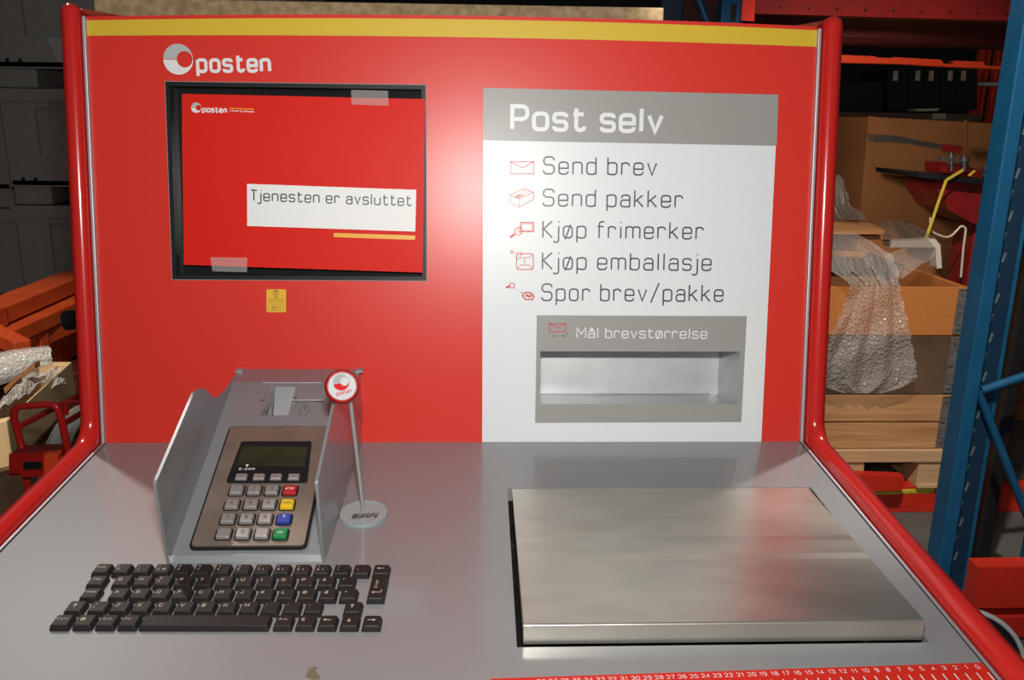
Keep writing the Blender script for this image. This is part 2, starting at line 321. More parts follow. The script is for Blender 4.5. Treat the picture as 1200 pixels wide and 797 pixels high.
# ------------------------------------------------------------------ stroke alphabet: centre lines, cap height 1, corner radii as third number
X = 0.70; r = 0.17; w_ = 0.54
O_ = lambda x0, y0, x1, y1, q=r: ([(x0, y0, q), (x1, y0, q), (x1, y1, q), (x0, y1, q)], True)
GL = {
 'a': (w_, [([(.04, .53), (.04, X, r), (w_, X, r), (w_, 0)], False), ([(w_, .40), (0, .40, .15), (0, 0, .15), (w_, 0)], False)]),
 'b': (w_, [([(0, 0), (0, 1)], False), O_(0, 0, w_, X)]), 'c': (.5, [([(.5, .53), (.5, X, r), (0, X, r), (0, 0, r), (.5, 0, r), (.5, .17)], False)]),
 'd': (w_, [([(w_, 0), (w_, 1)], False), O_(0, 0, w_, X)]),
 'e': (w_, [([(w_, .17), (w_, 0, r), (0, 0, r), (0, X, r), (w_, X, r), (w_, .34), (0, .34)], False)]),
 'f': (.40, [([(.12, 0), (.12, 1, r), (.42, 1)], False), ([(0, X), (.38, X)], False)]),
 'g': (w_, [O_(0, 0, w_, X), ([(w_, X), (w_, -.28, r), (.04, -.28)], False)]), 'h': (w_, [([(0, 0), (0, 1)], False), ([(0, .5), (0, X, r), (w_, X, r), (w_, 0)], False)]),
 'i': (.06, [([(.03, 0), (.03, X)], False), ([(.03, .93), (.03, 1.0)], False)]),
 'j': (.10, [([(.10, X), (.10, -.28, r), (-.2, -.28, .1), (-.2, -.2)], False), ([(.10, .93), (.10, 1.0)], False)]),
 'k': (.52, [([(0, 0), (0, 1)], False), ([(.48, X), (.02, .32)], False), ([(.14, .42), (.52, 0)], False)]), 'l': (.06, [([(.03, 0), (.03, 1)], False)]),
 'm': (.86, [([(0, 0), (0, X)], False), ([(0, .5), (0, X, .15), (.43, X, .15), (.43, 0)], False), ([(.43, .5), (.43, X, .15), (.86, X, .15), (.86, 0)], False)]),
 'n': (w_, [([(0, 0), (0, X)], False), ([(0, .45), (0, X, r), (w_, X, r), (w_, 0)], False)]), 'o': (w_, [O_(0, 0, w_, X, .19)]),
 'ø': (w_, [O_(0, 0, w_, X, .19), ([(.10, -.10), (.44, .80)], False)]), 'p': (w_, [([(0, -.28), (0, X)], False), O_(0, 0, w_, X)]),
 'q': (w_, [([(w_, -.28), (w_, X)], False), O_(0, 0, w_, X)]), 'r': (.44, [([(0, 0), (0, X)], False), ([(0, .45), (0, X, r), (.44, X, r), (.44, .52)], False)]),
 's': (.50, [([(.5, .56), (.5, X, .14), (0, X, .14), (0, .36, .14), (.5, .36, .14), (.5, 0, .14), (0, 0, .14), (0, .15)], False)]),
 't': (.46, [([(.12, .95), (.12, 0, r), (.46, 0, r), (.46, .16)], False), ([(0, X), (.42, X)], False)]),
 'u': (w_, [([(0, X), (0, 0, r), (w_, 0, r), (w_, .3)], False), ([(w_, 0), (w_, X)], False)]), 'v': (.52, [([(0, X), (.26, 0), (.52, X)], False)]),
 'w': (.8, [([(0, X), (.2, 0), (.4, X), (.6, 0), (.8, X)], False)]), 'x': (.5, [([(0, 0), (.5, X)], False), ([(0, X), (.5, 0)], False)]),
 'y': (.52, [([(0, X), (.27, 0)], False), ([(.52, X), (.18, -.28)], False)]), 'z': (.5, [([(0, X), (.5, X), (0, 0), (.5, 0)], False)]),
 'å': (w_, [([(.04, .53), (.04, X, r), (w_, X, r), (w_, 0)], False), ([(w_, .40), (0, .40, .15), (0, 0, .15), (w_, 0)], False), O_(.17, .82, .37, 1.0, .09)]),
 'A': (.7, [([(0, 0), (.35, 1), (.7, 0)], False), ([(.13, .35), (.57, .35)], False)]),
 'Å': (.7, [([(0, 0), (.35, .85), (.7, 0)], False), ([(.13, .3), (.57, .3)], False), O_(.27, .9, .43, 1.06, .07)]),
 'Æ': (.9, [([(0, 0), (.45, 1), (.9, 1)], False), ([(.5, 1), (.5, 0), (.9, 0)], False), ([(.2, .4), (.85, .4)], False)]),
 'B': (.6, [([(0, .52), (0, 1), (.55, 1, r), (.55, .52, r), (0, .52), (0, 0), (.6, 0, r), (.6, .52, r), (.3, .52)], False)]),
 'C': (.6, [([(.6, .78), (.6, 1, .25), (0, 1, .25), (0, 0, .25), (.6, 0, .25), (.6, .22)], False)]),
 'D': (.62, [([(0, 0), (0, 1), (.62, 1, .25), (.62, 0, .25)], True)]), 'E': (.55, [([(.55, 0), (0, 0), (0, 1), (.55, 1)], False), ([(0, .52), (.48, .52)], False)]),
 'F': (.55, [([(0, 0), (0, 1), (.55, 1)], False), ([(0, .5), (.48, .5)], False)]),
 'G': (.62, [([(.6, .8), (.6, 1, .22), (0, 1, .25), (0, 0, .25), (.62, 0, .2), (.62, .45), (.35, .45)], False)]),
 'H': (.6, [([(0, 0), (0, 1)], False), ([(.6, 0), (.6, 1)], False), ([(0, .52), (.6, .52)], False)]), 'I': (.06, [([(.03, 0), (.03, 1)], False)]),
 'J': (.45, [([(.45, 1), (.45, 0, .2), (0, 0, .2), (0, .25)], False)]), 'K': (.58, [([(0, 0), (0, 1)], False), ([(.56, 1), (.02, .5)], False), ([(.06, .52), (.58, 0)], False)]),
 'L': (.5, [([(0, 1), (0, 0), (.5, 0)], False)]), 'M': (.78, [([(0, 0), (0, 1), (.39, .35), (.78, 1), (.78, 0)], False)]),
 'N': (.62, [([(0, 0), (0, 1), (.62, 0), (.62, 1)], False)]), 'O': (.66, [O_(0, 0, .66, 1, .28)]), 'Ø': (.66, [O_(0, 0, .66, 1, .28), ([(.0, -.05), (.66, 1.05)], False)]),
 'P': (.6, [([(0, 0), (0, 1), (.6, 1, .22), (.6, .44, .22), (0, .44)], False)]), 'Q': (.66, [O_(0, 0, .66, 1, .28), ([(.4, .25), (.68, -.05)], False)]),
 'R': (.6, [([(0, 0), (0, 1), (.58, 1, .22), (.58, .46, .22), (0, .46)], False), ([(.3, .46), (.6, 0)], False)]),
 'S': (.64, [([(.64, .80), (.64, 1, .2), (.02, 1, .22), (.02, .53, .2), (.64, .53, .2), (.64, 0, .22), (0, 0, .22), (0, .2)], False)]),
 'T': (.6, [([(0, 1), (.6, 1)], False), ([(.3, 0), (.3, 1)], False)]), 'U': (.62, [([(0, 1), (0, 0, .25), (.62, 0, .25), (.62, 1)], False)]),
 'V': (.66, [([(0, 1), (.33, 0), (.66, 1)], False)]), 'W': (.95, [([(0, 1), (.24, 0), (.475, 1), (.71, 0), (.95, 1)], False)]),
 'X': (.62, [([(0, 0), (.62, 1)], False), ([(0, 1), (.62, 0)], False)]), 'Y': (.62, [([(0, 1), (.31, .5), (.62, 1)], False), ([(.31, .5), (.31, 0)], False)]),
 'Z': (.6, [([(0, 1), (.6, 1), (0, 0), (.6, 0)], False)]),
 '0': (.56, [O_(0, 0, .56, 1, .24)]), '1': (.3, [([(0, .75), (.22, 1), (.22, 0)], False)]),
 '2': (.55, [([(0, .75), (0, 1, .22), (.55, 1, .22), (.55, .55, .15), (0, 0), (.57, 0)], False)]),
 '3': (.55, [([(0, .82), (0, 1, .2), (.53, 1, .2), (.53, .53, .2), (.18, .53)], False), ([(.2, .53), (.55, .53, .2), (.55, 0, .22), (0, 0, .22), (0, .2)], False)]),
 '4': (.58, [([(.42, 0), (.42, 1), (0, .28), (.58, .28)], False)]), '5': (.55, [([(.52, 1), (.05, 1), (.02, .55), (.55, .6, .2), (.55, 0, .22), (0, 0, .22), (0, .15)], False)]),
 '6': (.56, [([(.5, 1), (0, 1, .25), (0, 0, .22), (.56, 0, .22), (.56, .58, .2), (0, .58)], False)]), '7': (.54, [([(0, 1), (.54, 1), (.18, 0)], False)]),
 '8': (.56, [O_(.03, .53, .53, 1, .2), O_(0, 0, .56, .53, .22)]), '9': (.56, [([(.05, 0), (.56, 0, .25), (.56, 1, .22), (0, 1, .22), (0, .43, .2), (.56, .43)], False)]),
 '/': (.5, [([(0, -.1), (.5, 1.1)], False)]), '-': (.35, [([(0, .42), (.35, .42)], False)]), '.': (.06, [([(.03, 0), (.03, .1)], False)]), ',': (.1, [([(.08, .1), (.0, -.12)], False)]),
 '?': (.5, [([(0, .8), (0, 1, .2), (.5, 1, .2), (.5, .5, .15), (.25, .5, .1), (.25, .25)], False), ([(.25, 0), (.25, .1)], False)]),
 '!': (.06, [([(.03, .3), (.03, 1)], False), ([(.03, 0), (.03, .1)], False)]), '&': (.5, [O_(.05, .5, .45, 1, .15), O_(0, 0, .5, .5, .2)]),
 '+': (.5, [([(0, .5), (.5, .5)], False), ([(.25, .25), (.25, .75)], False)]), '=': (.5, [([(0, .35), (.5, .35)], False), ([(0, .6), (.5, .6)], False)]),
 '(': (.2, [([(.2, 1.05), (0, .8), (0, .2), (.2, -.05)], False)]), ')': (.2, [([(0, 1.05), (.2, .8), (.2, .2), (0, -.05)], False)]),
 '%': (.6, [([(0, 0), (.6, 1)], False), O_(0, .7, .2, 1, .1), O_(.4, 0, .6, .3, .1)]), '#': (.6, [([(.15, 0), (.25, 1)], False), ([(.4, 0), (.5, 1)], False), ([(0, .33), (.6, .33)], False), ([(0, .66), (.6, .66)], False)]),
 '"': (.2, [([(0, .8), (0, 1)], False), ([(.2, .8), (.2, 1)], False)]), "'": (.06, [([(.03, .8), (.03, 1)], False)]), ';': (.1, [([(.08, .1), (.0, -.12)], False), ([(.08, .5), (.08, .6)], False)]),
 ':': (.06, [([(.03, 0), (.03, .1)], False), ([(.03, .5), (.03, .6)], False)]), '*': (.4, [([(0, .6), (.4, .9)], False), ([(0, .9), (.4, .6)], False)]), '_': (.5, [([(0, 0), (.5, 0)], False)]),
 '<': (.4, [([(.4, .8), (0, .45), (.4, .1)], False)]), '>': (.4, [([(0, .8), (.4, .45), (0, .1)], False)]), '^': (.4, [([(0, .7), (.2, 1), (.4, .7)], False)]), '@': (.8, [O_(0, 0, .8, .9, .35), O_(.25, .25, .55, .65, .15)]),
 '[': (.2, [([(.2, 1), (0, 1), (0, 0), (.2, 0)], False)]), ']': (.2, [([(0, 1), (.2, 1), (.2, 0), (0, 0)], False)]), '{': (.2, [([(.2, 1), (.08, 1), (.08, .6), (0, .5), (.08, .4), (.08, 0), (.2, 0)], False)]), '}': (.2, [([(0, 1), (.12, 1), (.12, .6), (.2, .5), (.12, .4), (.12, 0), (0, 0)], False)]),
 '|': (.06, [([(.03, 0), (.03, 1)], False)]), '\\': (.5, [([(0, 1), (.5, 0)], False)]), '$': (.5, [([(.5, .8), (.5, .9, .15), (0, .9, .15), (0, .5, .15), (.5, .5, .15), (.5, .1, .15), (0, .1, .15), (0, .2)], False), ([(.25, 0), (.25, 1)], False)]),
 '€': (.6, [([(.6, .85), (.6, 1, .2), (.1, 1, .25), (.1, 0, .25), (.6, 0, .2), (.6, .15)], False), ([(0, .4), (.45, .4)], False), ([(0, .6), (.45, .6)], False)]),
 '←': (1.0, [([(1, .5), (0, .5)], False), ([(.3, .8), (0, .5), (.3, .2)], False)]), '→': (1.0, [([(0, .5), (1, .5)], False), ([(.7, .8), (1, .5), (.7, .2)], False)]),
 '↑': (.5, [([(.25, -.1), (.25, 1)], False), ([(0, .65), (.25, 1), (.5, .65)], False)]), '↓': (.5, [([(.25, -.1), (.25, 1)], False), ([(0, .3), (.25, -.1), (.5, .3)], False)]),
}


def text(mb, s, T, x0, y0, cap, weight=0.1, length=None, e1=(1, 0), gap=0.17, mi=0, seg=5, center=False):
    """Letters as ribbons in a plane: T(u, v) -> 3D; x0, y0 baseline start; cap height; length fits the line's width."""
    gap = gap + weight * 0.3
    adv = []; x = 0
    for i, ch in enumerate(s):
        if ch == ' ': x += 0.42; adv.append(None); continue
        adv.append(x); x += GL[ch][0] + weight + (gap if i < len(s) - 1 else 0)
    sx = (length / x) if length else cap
    e1 = norm(e1); e2 = np.array([-e1[1], e1[0]]); o = np.array([x0, y0], float)
    if center: o = o - e1 * x * sx / 2
    hw = weight / 2; nrm = norm(np.cross(np.asarray(T(o[0] + 1, o[1])) - np.asarray(T(*o)), np.asarray(T(o[0], o[1] + 1)) - np.asarray(T(*o))))
    for ch, ax in zip(s, adv):
        if ax is None: continue
        for k_, (pts, closed) in enumerate(GL[ch][1]):
            Tk = lambda a_, b_, k_=k_: T(a_, b_) + nrm * (k_ * 6e-5)
            pl = fillet(pts, closed, seg)
            q = [o + e1 * (ax + hw + p[0]) * sx + e2 * (hw + p[1] * (1 - weight)) * cap for p in pl]
            ribbon(mb, q, weight * cap, Tk, closed, mi, None if closed else nrm * 6e-5)


def disc_poly(c, rx, ry=None, n=40):
    return [np.array([c[0] + rx * math.cos(t), c[1] + (ry or rx) * math.sin(t)]) for t in np.linspace(0, 2 * math.pi, n, endpoint=False)]


def logo(mb, T, c, R, m_up, m_low, rot=0.0, gap=0.025):
    ic = np.array([.43, 0.0]); ir = .52; n = 24
    for up in (True, False):
        ts = np.linspace(0.0, math.pi, n + 1) * (1 if up else -1); V = []
        for t in ts:
            d = np.array([math.cos(t), math.sin(t)]); g = np.array([0, gap if up else -gap])
            for p in (d + g, ic + d * ir + g):
                q = np.array([p[0] * math.cos(rot) - p[1] * math.sin(rot), p[0] * math.sin(rot) + p[1] * math.cos(rot)])
                V.append(T(*(np.asarray(c) + R * q)))
        fs = [[2 * i, 2 * i + 2, 2 * i + 3, 2 * i + 1] for i in range(n)]
        if up: fs = [f[::-1] for f in fs]; fs = [f[::-1] for f in fs]
        mb.add(V, fs, m_up if up else m_low)


# ------------------------------------------------------------------ objects
def thing(name, label, cat, loc, group=None):
    o = bpy.data.objects.new(name, None); COL.objects.link(o); o.location = [float(c) for c in loc]; o.empty_display_size = 0.05
    o['label'] = label; o['category'] = cat; o['kind'] = 'thing'
    if group: o['group'] = group
    return o


def root_loc(o):
    while o.parent: o = o.parent
    return np.array(o.location)


def obj(name, mb, mats, parent=None, label=None, cat=None, group=None, kind=None, loc=None, bevel=0.0, bseg=2, subsurf=0, solid=0.0):
    mats = mats if isinstance(mats, (list, tuple)) else [mats]
    base = root_loc(parent) if parent else (np.asarray(loc, float) if loc is not None else (np.array(mb.v).min(0) + np.array(mb.v).max(0)) / 2 * np.array([1, 1, 0]) + np.array([0, 0, np.array(mb.v)[:, 2].min()]))
    me = bpy.data.meshes.new(name)
    me.from_pydata([tuple(np.array(p) - base) for p in mb.v], [], mb.f)
    for m in mats: me.materials.append(MT[m] if isinstance(m, str) else m)
    me.polygons.foreach_set('material_index', mb.m); me.polygons.foreach_set('use_smooth', mb.sm)
    me.update()
    o = bpy.data.objects.new(name, me); COL.objects.link(o)
    if parent: o.parent = parent
    else: o.location = [float(c) for c in base]
    if label: o['label'] = label
    if cat: o['category'] = cat
    if group: o['group'] = group
    if kind: o['kind'] = kind
    elif not parent: o['kind'] = 'thing'
    if bevel:
        m = o.modifiers.new('bevel', 'BEVEL'); m.width = bevel; m.segments = bseg; m.limit_method = 'ANGLE'; m.angle_limit = math.radians(40)
    if solid: m = o.modifiers.new('thickness', 'SOLIDIFY'); m.thickness = solid
    if subsurf: m = o.modifiers.new('smooth', 'SUBSURF'); m.levels = m.render_levels = subsurf
    return o


# ------------------------------------------------------------------ the setting
m = MB(); m.box((-7, -4, -0.1), (8, 9, 0)); obj('floor', m, 'concrete', kind='structure')
m = MB(); m.box((-7, 9, 0), (8, 9.2, 5)); obj('wall_back', m, 'wall', kind='structure')
m = MB(); m.box((-7.2, -4, 0), (-7, 9, 5)); obj('wall_left', m, 'wall', kind='structure')
m = MB(); m.box((8, -4, 0), (8.2, 9, 5)); obj('wall_right', m, 'wall', kind='structure')

# ------------------------------------------------------------------ the kiosk
AL0, AR0, TOP = -476.0, 420.0, 490.0
kiosk = thing('self_service_kiosk', 'big red and silver postal self-service counter with tall red back panel', 'kiosk', (-0.03, -0.15, 0))
SCR = (-385.0, -68.0, 209.0, 450.0)
SLOT = (77.7, 337.6, 49.7, 118.9)
m = MB(); m.plate_holes(AL0, AR0, -25, TOP, [SCR, (SLOT[0] - 1, SLOT[1] + 1, SLOT[2] - 1, SLOT[3] + 1)], 0, -18, PAN)
cl, cr = kP(101, 24), kP(101, 42); tl, tr = kP(957.5, 35.6), kP(957.5, 55); c0, c1 = kP(530, 22.5), kP(530, 43.5)
xs = np.linspace(AL0, AR0, 25); fT = np.polyfit([cl[0], c0[0], tl[0]], [cl[1], c0[1], tl[1]], 2); fB = np.polyfit([cr[0], c1[0], tr[0]], [cr[1], c1[1], tr[1]], 2)
n = len(xs); prow = lambda f, d, e=0: [PAN(x, f(x) + e, d) for x in xs]
fe = lambda x: np.polyval(fT, x) + 4.5; lo_ = lambda x: TOP
A_, B_, C_, D_ = prow(lo_, 0), prow(fe, 0), prow(fe, -18), prow(lo_, -18)
for p_, q_ in ((A_, B_), (B_, C_), (C_, D_)): m.add(p_ + q_, [[i, i + 1, n + i + 1, n + i] for i in range(n - 1)])
for k_ in (0, n - 1): m.quad(A_[k_], B_[k_], C_[k_], D_[k_])
back_panel = obj('back_panel', m, 'panel_red', kiosk)
m = MB(); V = prow(lambda x: np.polyval(fT, x), .5) + prow(lambda x: np.polyval(fB, x), .5)
m.add(V, [[n + i, n + i + 1, i + 1, i] for i in range(n - 1)]); obj('yellow_stripe', m, 'yellow', kiosk)
TOP = 524.0

# counter with an opening for the scale
HOLE = (32.0, 389.0, -402.0, -124.5)
m = MB(); m.plate_holes(AL0, AR0, -560, 20, [HOLE], 0, -16, CNT, 0)
counter = obj('counter_top', m, 'silver', kiosk)
m = MB()
m.plate_holes(HOLE[0] - 2, HOLE[1] + 2, HOLE[2] - 2, HOLE[3] + 2, [HOLE], -16, -45, CNT)
m.box((HOLE[0] - 2, HOLE[2] - 2, -48), (HOLE[1] + 2, HOLE[3] + 2, -45), CNT)
obj('scale_well', m, 'well', kiosk)

# rounded side rails swept along panel edge, round the corner and along the counter
def side_rail(x0, x1, sgn):
    cx = (x0 + x1) / 2; rad = abs(x1 - x0) / 2; prot = 3.0; depth = 130.0
    up = np.array([math.sin(AL), math.cos(AL)])
    path = fillet([(up[0] * (TOP + 5), up[1] * (TOP + 5)), (up[0] * 260, up[1] * 260), (0, 0, 42), (-300, 0), (-560, 0)], False, 10)
    # lift the line to the axis of the rounded edge
    sec = []
    for t in np.linspace(math.pi, 0, 13): sec.append((rad * math.cos(t), rad * math.sin(t)))
    sec += [(rad, -depth), (-rad, -depth)]
    R = []
    top_p = path[0]; tdir = norm(np.array(path[0]) - np.array(path[1]))
    for i, p in enumerate(path):
        t = norm(np.array(path[min(i + 1, len(path) - 1)]) - np.array(path[max(i - 1, 0)])); nn = np.array([t[1], -t[0]])   # outward: towards the user / up
        nn = -nn if (nn @ np.array([-1, 1])) < 0 else nn
        R.append([KW((cx + u, p[0] + nn[0] * (v + prot), p[1] + nn[1] * (v + prot))) for u, v in sec])
    nn = np.array([-tdir[1], tdir[0]]); re_ = 11.0; cap = []
    for e in (3, 6, 8.5, 10.2, 11):
        k = re_ - math.sqrt(max(0, re_ * re_ - e * e)); c_ = np.array(top_p) + tdir * e; sw = (rad - k) / rad
        cap.append([KW((cx + u * sw, c_[0] + nn[0] * ((v - k if v > -1 else v + k) + prot), c_[1] + nn[1] * ((v - k if v > -1 else v + k) + prot))) for u, v in sec])
    R = cap[::-1] + R
    mb = MB(); mb.rings(R[::-1] if sgn > 0 else R, 0, True)
    # rounded top end
    return mb
RL = (-504.5, -481.5); RR = (425.5, 450.5)
for x, sg, lab in ((RL, -1, None), (RR, 1, None)):
    o = obj('side_rail', side_rail(x[0], x[1], sg), 'rail_red', kiosk)
    m = MB(); m.prism([CNT(x[0] + .8, y_, z_) for y_, z_ in ((104, 490), (113, 519), (118, 522.5), (245, 519.5), (245, 120), (60, 120))], CNT(x[1] - x[0] - 1.6, 0, 0) - CNT(0, 0, 0)); obj('side_panel', m, 'rail_red', kiosk, bevel=0.004)
# trims between rail and panel / counter
for xa, xb, xr in ((AL0 - 4.0, AL0, AL0 - 5.0), (AR0, AR0 + 4.0, AR0 + 5.0)):
    m = MB(); m.box((xa, 0, -16), (xb, TOP + 1, 6), PAN); obj('edge_strip', m, 'trim', kiosk, bevel=0.001)
    m = MB(); m.box((min(xa, xr), -560, -16), (max(xb, xr), 8, 1.5), CNT); obj('edge_strip', m, 'groove', kiosk, bevel=0.0008)
    xm = (xa + xb) / 2
    m = MB(); m.box((xm - 1.6, -560, 0), (xm + 1.6, -2, 2.2), CNT); obj('edge_strip', m, 'trim', kiosk, bevel=0.0006)
m = MB(); m.box((-0.46, -0.30, 0), (0.40, -0.02, 0.885)); obj('cabinet', m, 'panel_red', kiosk, bevel=0.01)

# big logo on the panel
m = MB(); P5 = lambda a, b: PAN(a, b, .6)
c = kP(209, 69.5); R = (kP(226.4, 69.5) - kP(191.6, 69.5))[0] / 2
logo(m, P5, c, R, 1, 0)
def ptext(mb, s, x0, y0, x1, y1, ytop, weight, T, mi=0, capscale=1.0, **kw):
    p0, p1, pt = kP(x0, y0), kP(x1, y1), kP(x0, ytop)
    text(mb, s, T, p0[0], p0[1], np.linalg.norm(pt - p0) * capscale, weight, np.linalg.norm(p1 - p0), p1 - p0, mi=mi, **kw)
ptext(m, 'posten', 230.8, 85.8, 317.8, 85.4, 64.2, 0.17, P5, gap=0.10, capscale=1.07)
obj('logo', m, ['white', 'logo_grey'], kiosk)

# screen recess and frame
m = MB(); a0, a1, b0, b1 = SCR
m.plate_holes(a0 - .9, a1 + .9, b0 - .9, b1 + .9, [(a0, a1, b0, b1)], 0.6, -1, PAN)
rim = obj('screen_rim', m, 'rim_grey', kiosk)
m = MB(); m.plate_holes(a0, a1, b0, b1, [(a0 + 5, a1 - 5, b0 + 5, b1 - 5)], 1.0, -16, PAN)
fr = obj('screen_frame', m, 'black', kiosk, bevel=0.0012)
m = MB(); m.box((a0 + 3, b0 + 3, -20), (a1 - 3, b1 - 3, -13), PAN); obj('screen', m, 'screen', fr)

# information sign
m = MB(); sg = (3.4, 373.5, -2.0, 446.5)
q = [kP(566.5, 103), kP(912, 111), kP(892, 517.5), kP(565, 518)]; hd = [kP(566, 164.5), kP(910, 171)]
def ringquad(mb, Q, hole, d, mi=0):                       # quad in the panel plane with a rectangular hole
    h = [np.array(p) for p in ((hole[0], hole[3]), (hole[1], hole[3]), (hole[1], hole[2]), (hole[0], hole[2]))]
    for i in range(4):
        j = (i + 1) % 4
        mb.quad(PAN(*h[i], d), PAN(*h[j], d), PAN(*Q[j], d), PAN(*Q[i], d), mi)
ringquad(m, q, SLOT, 0.4); sign = obj('information_sign', m, 'sign_white', kiosk)
m = MB(); m.quad(*[PAN(*p, .7) for p in (hd[0], hd[1], q[1], q[0])]); obj('sign_header', m, 'sign_grey', sign)
m = MB(); P8 = lambda a, b: PAN(a, b, 1.0)
ptext(m, 'Post selv', 597.8, 153.6, 777, 156.9, 122, 0.155, P8, gap=0.07)
obj('heading_lettering', m, 'white', sign)
m = MB()
for s, x0, y0, yt, x1, y1 in (('Send brev', 635.9, 204.6, 183, 769.6, 206.2), ('Send pakker', 635.5, 242, 220.9, 800, 244), ('Kjøp frimerker', 635.3, 279.3, 258.3, 824.3, 281),
                              ('Kjøp emballasje', 634.8, 316.1, 295.2, 833.4, 317.8), ('Spor brev/pakke', 634, 352.9, 332, 847.3, 354)):
    ptext(m, s, x0, y0, x1, y1, yt, 0.082, P8, gap=0.19)
obj('menu_lettering', m, 'ink', sign)

def icon(mb, lines, ox, oy, sc, width, T, mi=0):
    for pts, closed, *wd in lines:
        q = [kP(ox + p[0] / sc, oy + p[1] / sc) for p in pts]
        ribbon(mb, q, (wd[0] if wd else width) * 1.25, T, closed, mi)
circ = lambda x, y, rr, a0=0, a1=2 * math.pi, n=20: [(x + rr * math.cos(t), y + rr * math.sin(t)) for t in np.linspace(a0, a1, n, endpoint=False)]
rect = lambda x0, y0, x1, y1: [(x0, y0), (x1, y0), (x1, y1), (x0, y1)]
m = MB(); icon(m, [(rect(90, 64, 270, 158), True), ([(92, 66), (180, 112), (268, 66)], False)], 585, 180, 6.64, .75, P8); obj('envelope_icon', m, 'icon_red', sign)
m = MB(); icon(m, [([(85, 328), (188, 272), (268, 300), (268, 355), (157, 418), (85, 385)], True), ([(85, 328), (157, 352), (157, 418)], False, .5), ([(157, 352), (268, 300)], False),
    ([(108, 337), (212, 283)], False, .35), ([(132, 345), (238, 291)], False, .35), ([(125, 335), (160, 318), (188, 327), (152, 345)], True, .5), ([(135, 335), (170, 325)], False, .9)], 585, 180, 6.64, .65, P8); obj('parcel_icon', m, 'icon_red', sign)
m = MB(); icon(m, [(rect(165, 71, 267, 143), True, 1.1), (rect(176, 82, 256, 132), True, .5), (circ(150, 138, 30), True, .8), ([(122, 160), (84, 188)], False, 2.4), ([(150, 112), (150, 140), (164, 156)], False, .7), ([(130, 150), (143, 120)], False, .4)], 585, 250, 6.64, .8, P8)
obj('stamp_icon', m, 'icon_red', sign)
m = MB(); rr = [tuple(p) for p in fillet([(135, 315, 18), (265, 315, 18), (265, 437, 18), (135, 437, 18)], True)]
icon(m, [(rr, True, .9), ([(140, 432), (168, 403), (232, 403), (260, 432)], False, .6), ([(160, 345), (235, 345), (262, 322)], False, .6), ([(197, 345), (197, 403)], False, .6), (circ(97, 300, 9), True, .8),
    (circ(97, 300, 26, -.1, 1.0, 8), False, .6), (circ(97, 300, 48, -.1, 1.0, 10), False, .6), (circ(97, 300, 75, -.1, 1.1, 12), False, .6)], 585, 250, 6.64, .6, P8); obj('packaging_icon', m, 'icon_red', sign)
m = MB(); icon(m, [(circ(100, 562, 20), True, .9), ([(52, 578), (82, 567)], False, 2.0), ([(180, 640), (200, 617), (245, 617), (270, 645), (258, 670), (203, 670)], True, 1.3), ([(205, 632), (235, 650), (255, 640)], False, 1.5), ([(205, 650), (245, 630)], False, .8)]
    + [([(127 + 13 * i, 586 + 8 * i), (133 + 13 * i, 590 + 8 * i)], False, .5) for i in range(4)] + [([(168, 618), (180, 619), (176, 608)], False, .6)], 585, 250, 6.64, .8, P8); obj('tracking_icon', m, 'icon_red', sign)
# slot surround and metal slot
m = MB(); ringquad(m, [kP(629, 369.5), kP(875, 370.5), kP(868.5, 494.5), kP(627, 495.5)], SLOT, 0.9); sf = obj('slot_surround', m, 'sign_grey', sign)
P11 = lambda a, b: PAN(a, b, 1.3)
m = MB(); ptext(m, 'Mål brevstørrelse', 675.3, 396.1, 828.5, 397.2, 383.3, 0.105, P11, gap=0.13); obj('slot_lettering', m, 'white', sf)
m = MB(); icon(m, [(rect(109, 66, 197, 109), True), ([(110, 68), (153, 88), (196, 68)], False)], 620, 365, 4.615, .7, P11)
icon(m, [([(124 + i * 11, 133), (130 + i * 11, 133)], False) for i in range(6)] + [([(132, 126), (124, 133), (132, 140)], False), ([(182, 126), (190, 133), (182, 140)], False), ([(194, 132), (198, 129)], False), ([(204, 122), (210, 118)], False, 1.2)], 620, 365, 4.615, .6, P11, 1)
obj('slot_icon', m, ['icon_red', 'icon_dark'], sf)
m = MB(); a0, a1, b0, b1 = SLOT; D = -62.0; bb = 56.0; bt = 112.0; L = a0 - 90
m.quad(PAN(L, b0, 0), PAN(a1, b0, 0), PAN(a1 - 9, bb - 4, D), PAN(L, bb - 4, D))                 # floor
m.quad(PAN(L, bb - 4, D), PAN(a1 - 9, bb - 4, D), PAN(a1 - 9, b1 + 3, D), PAN(L, b1 + 3, D))        # back
m.quad(PAN(a1, b0, 0), PAN(a1, b1, 0), PAN(a1 - 9, b1 + 3, D), PAN(a1 - 9, bb - 4, D))             # right end
m.quad(PAN(L, b1, -3), PAN(L, b1 + 3, D), PAN(a1 - 9, b1 + 3, D), PAN(a1, b1, -3))                # top
m.quad(PAN(L, b0, 0), PAN(L, bb - 4, D), PAN(L, b1 + 3, D), PAN(L, b1, 0))
slot = obj('measuring_slot', m, 'galv', kiosk)
m = MB(); m.tube([PAN(L, bb - 3.4, D + .8), PAN(150, bb - 3.6, D + .8), PAN(158, bb - 2.4, D + 1), PAN(200, bb - 3.2, D + .9), PAN(a1 - 22, bb - 2.6, D + .8)], 0.0008, 8)
m.tube([PAN(a1 - 9.5, bb - 4, D + .5), PAN(a1 - 9.5, b1 + 2, D + .5)], 0.0007, 8); m.tube([PAN(a1 - 9, bb - 4, D + .5), PAN(a1, b0 + .5, -.5)], 0.0005, 8)
obj('slot_seam', m, 'trim', slot)
m = MB(); m.box((L, bb + 4, D), (a1 - 24, b1 - 6, D + 1.2), PAN); obj('slot_back_plate', m, 'galv', slot)

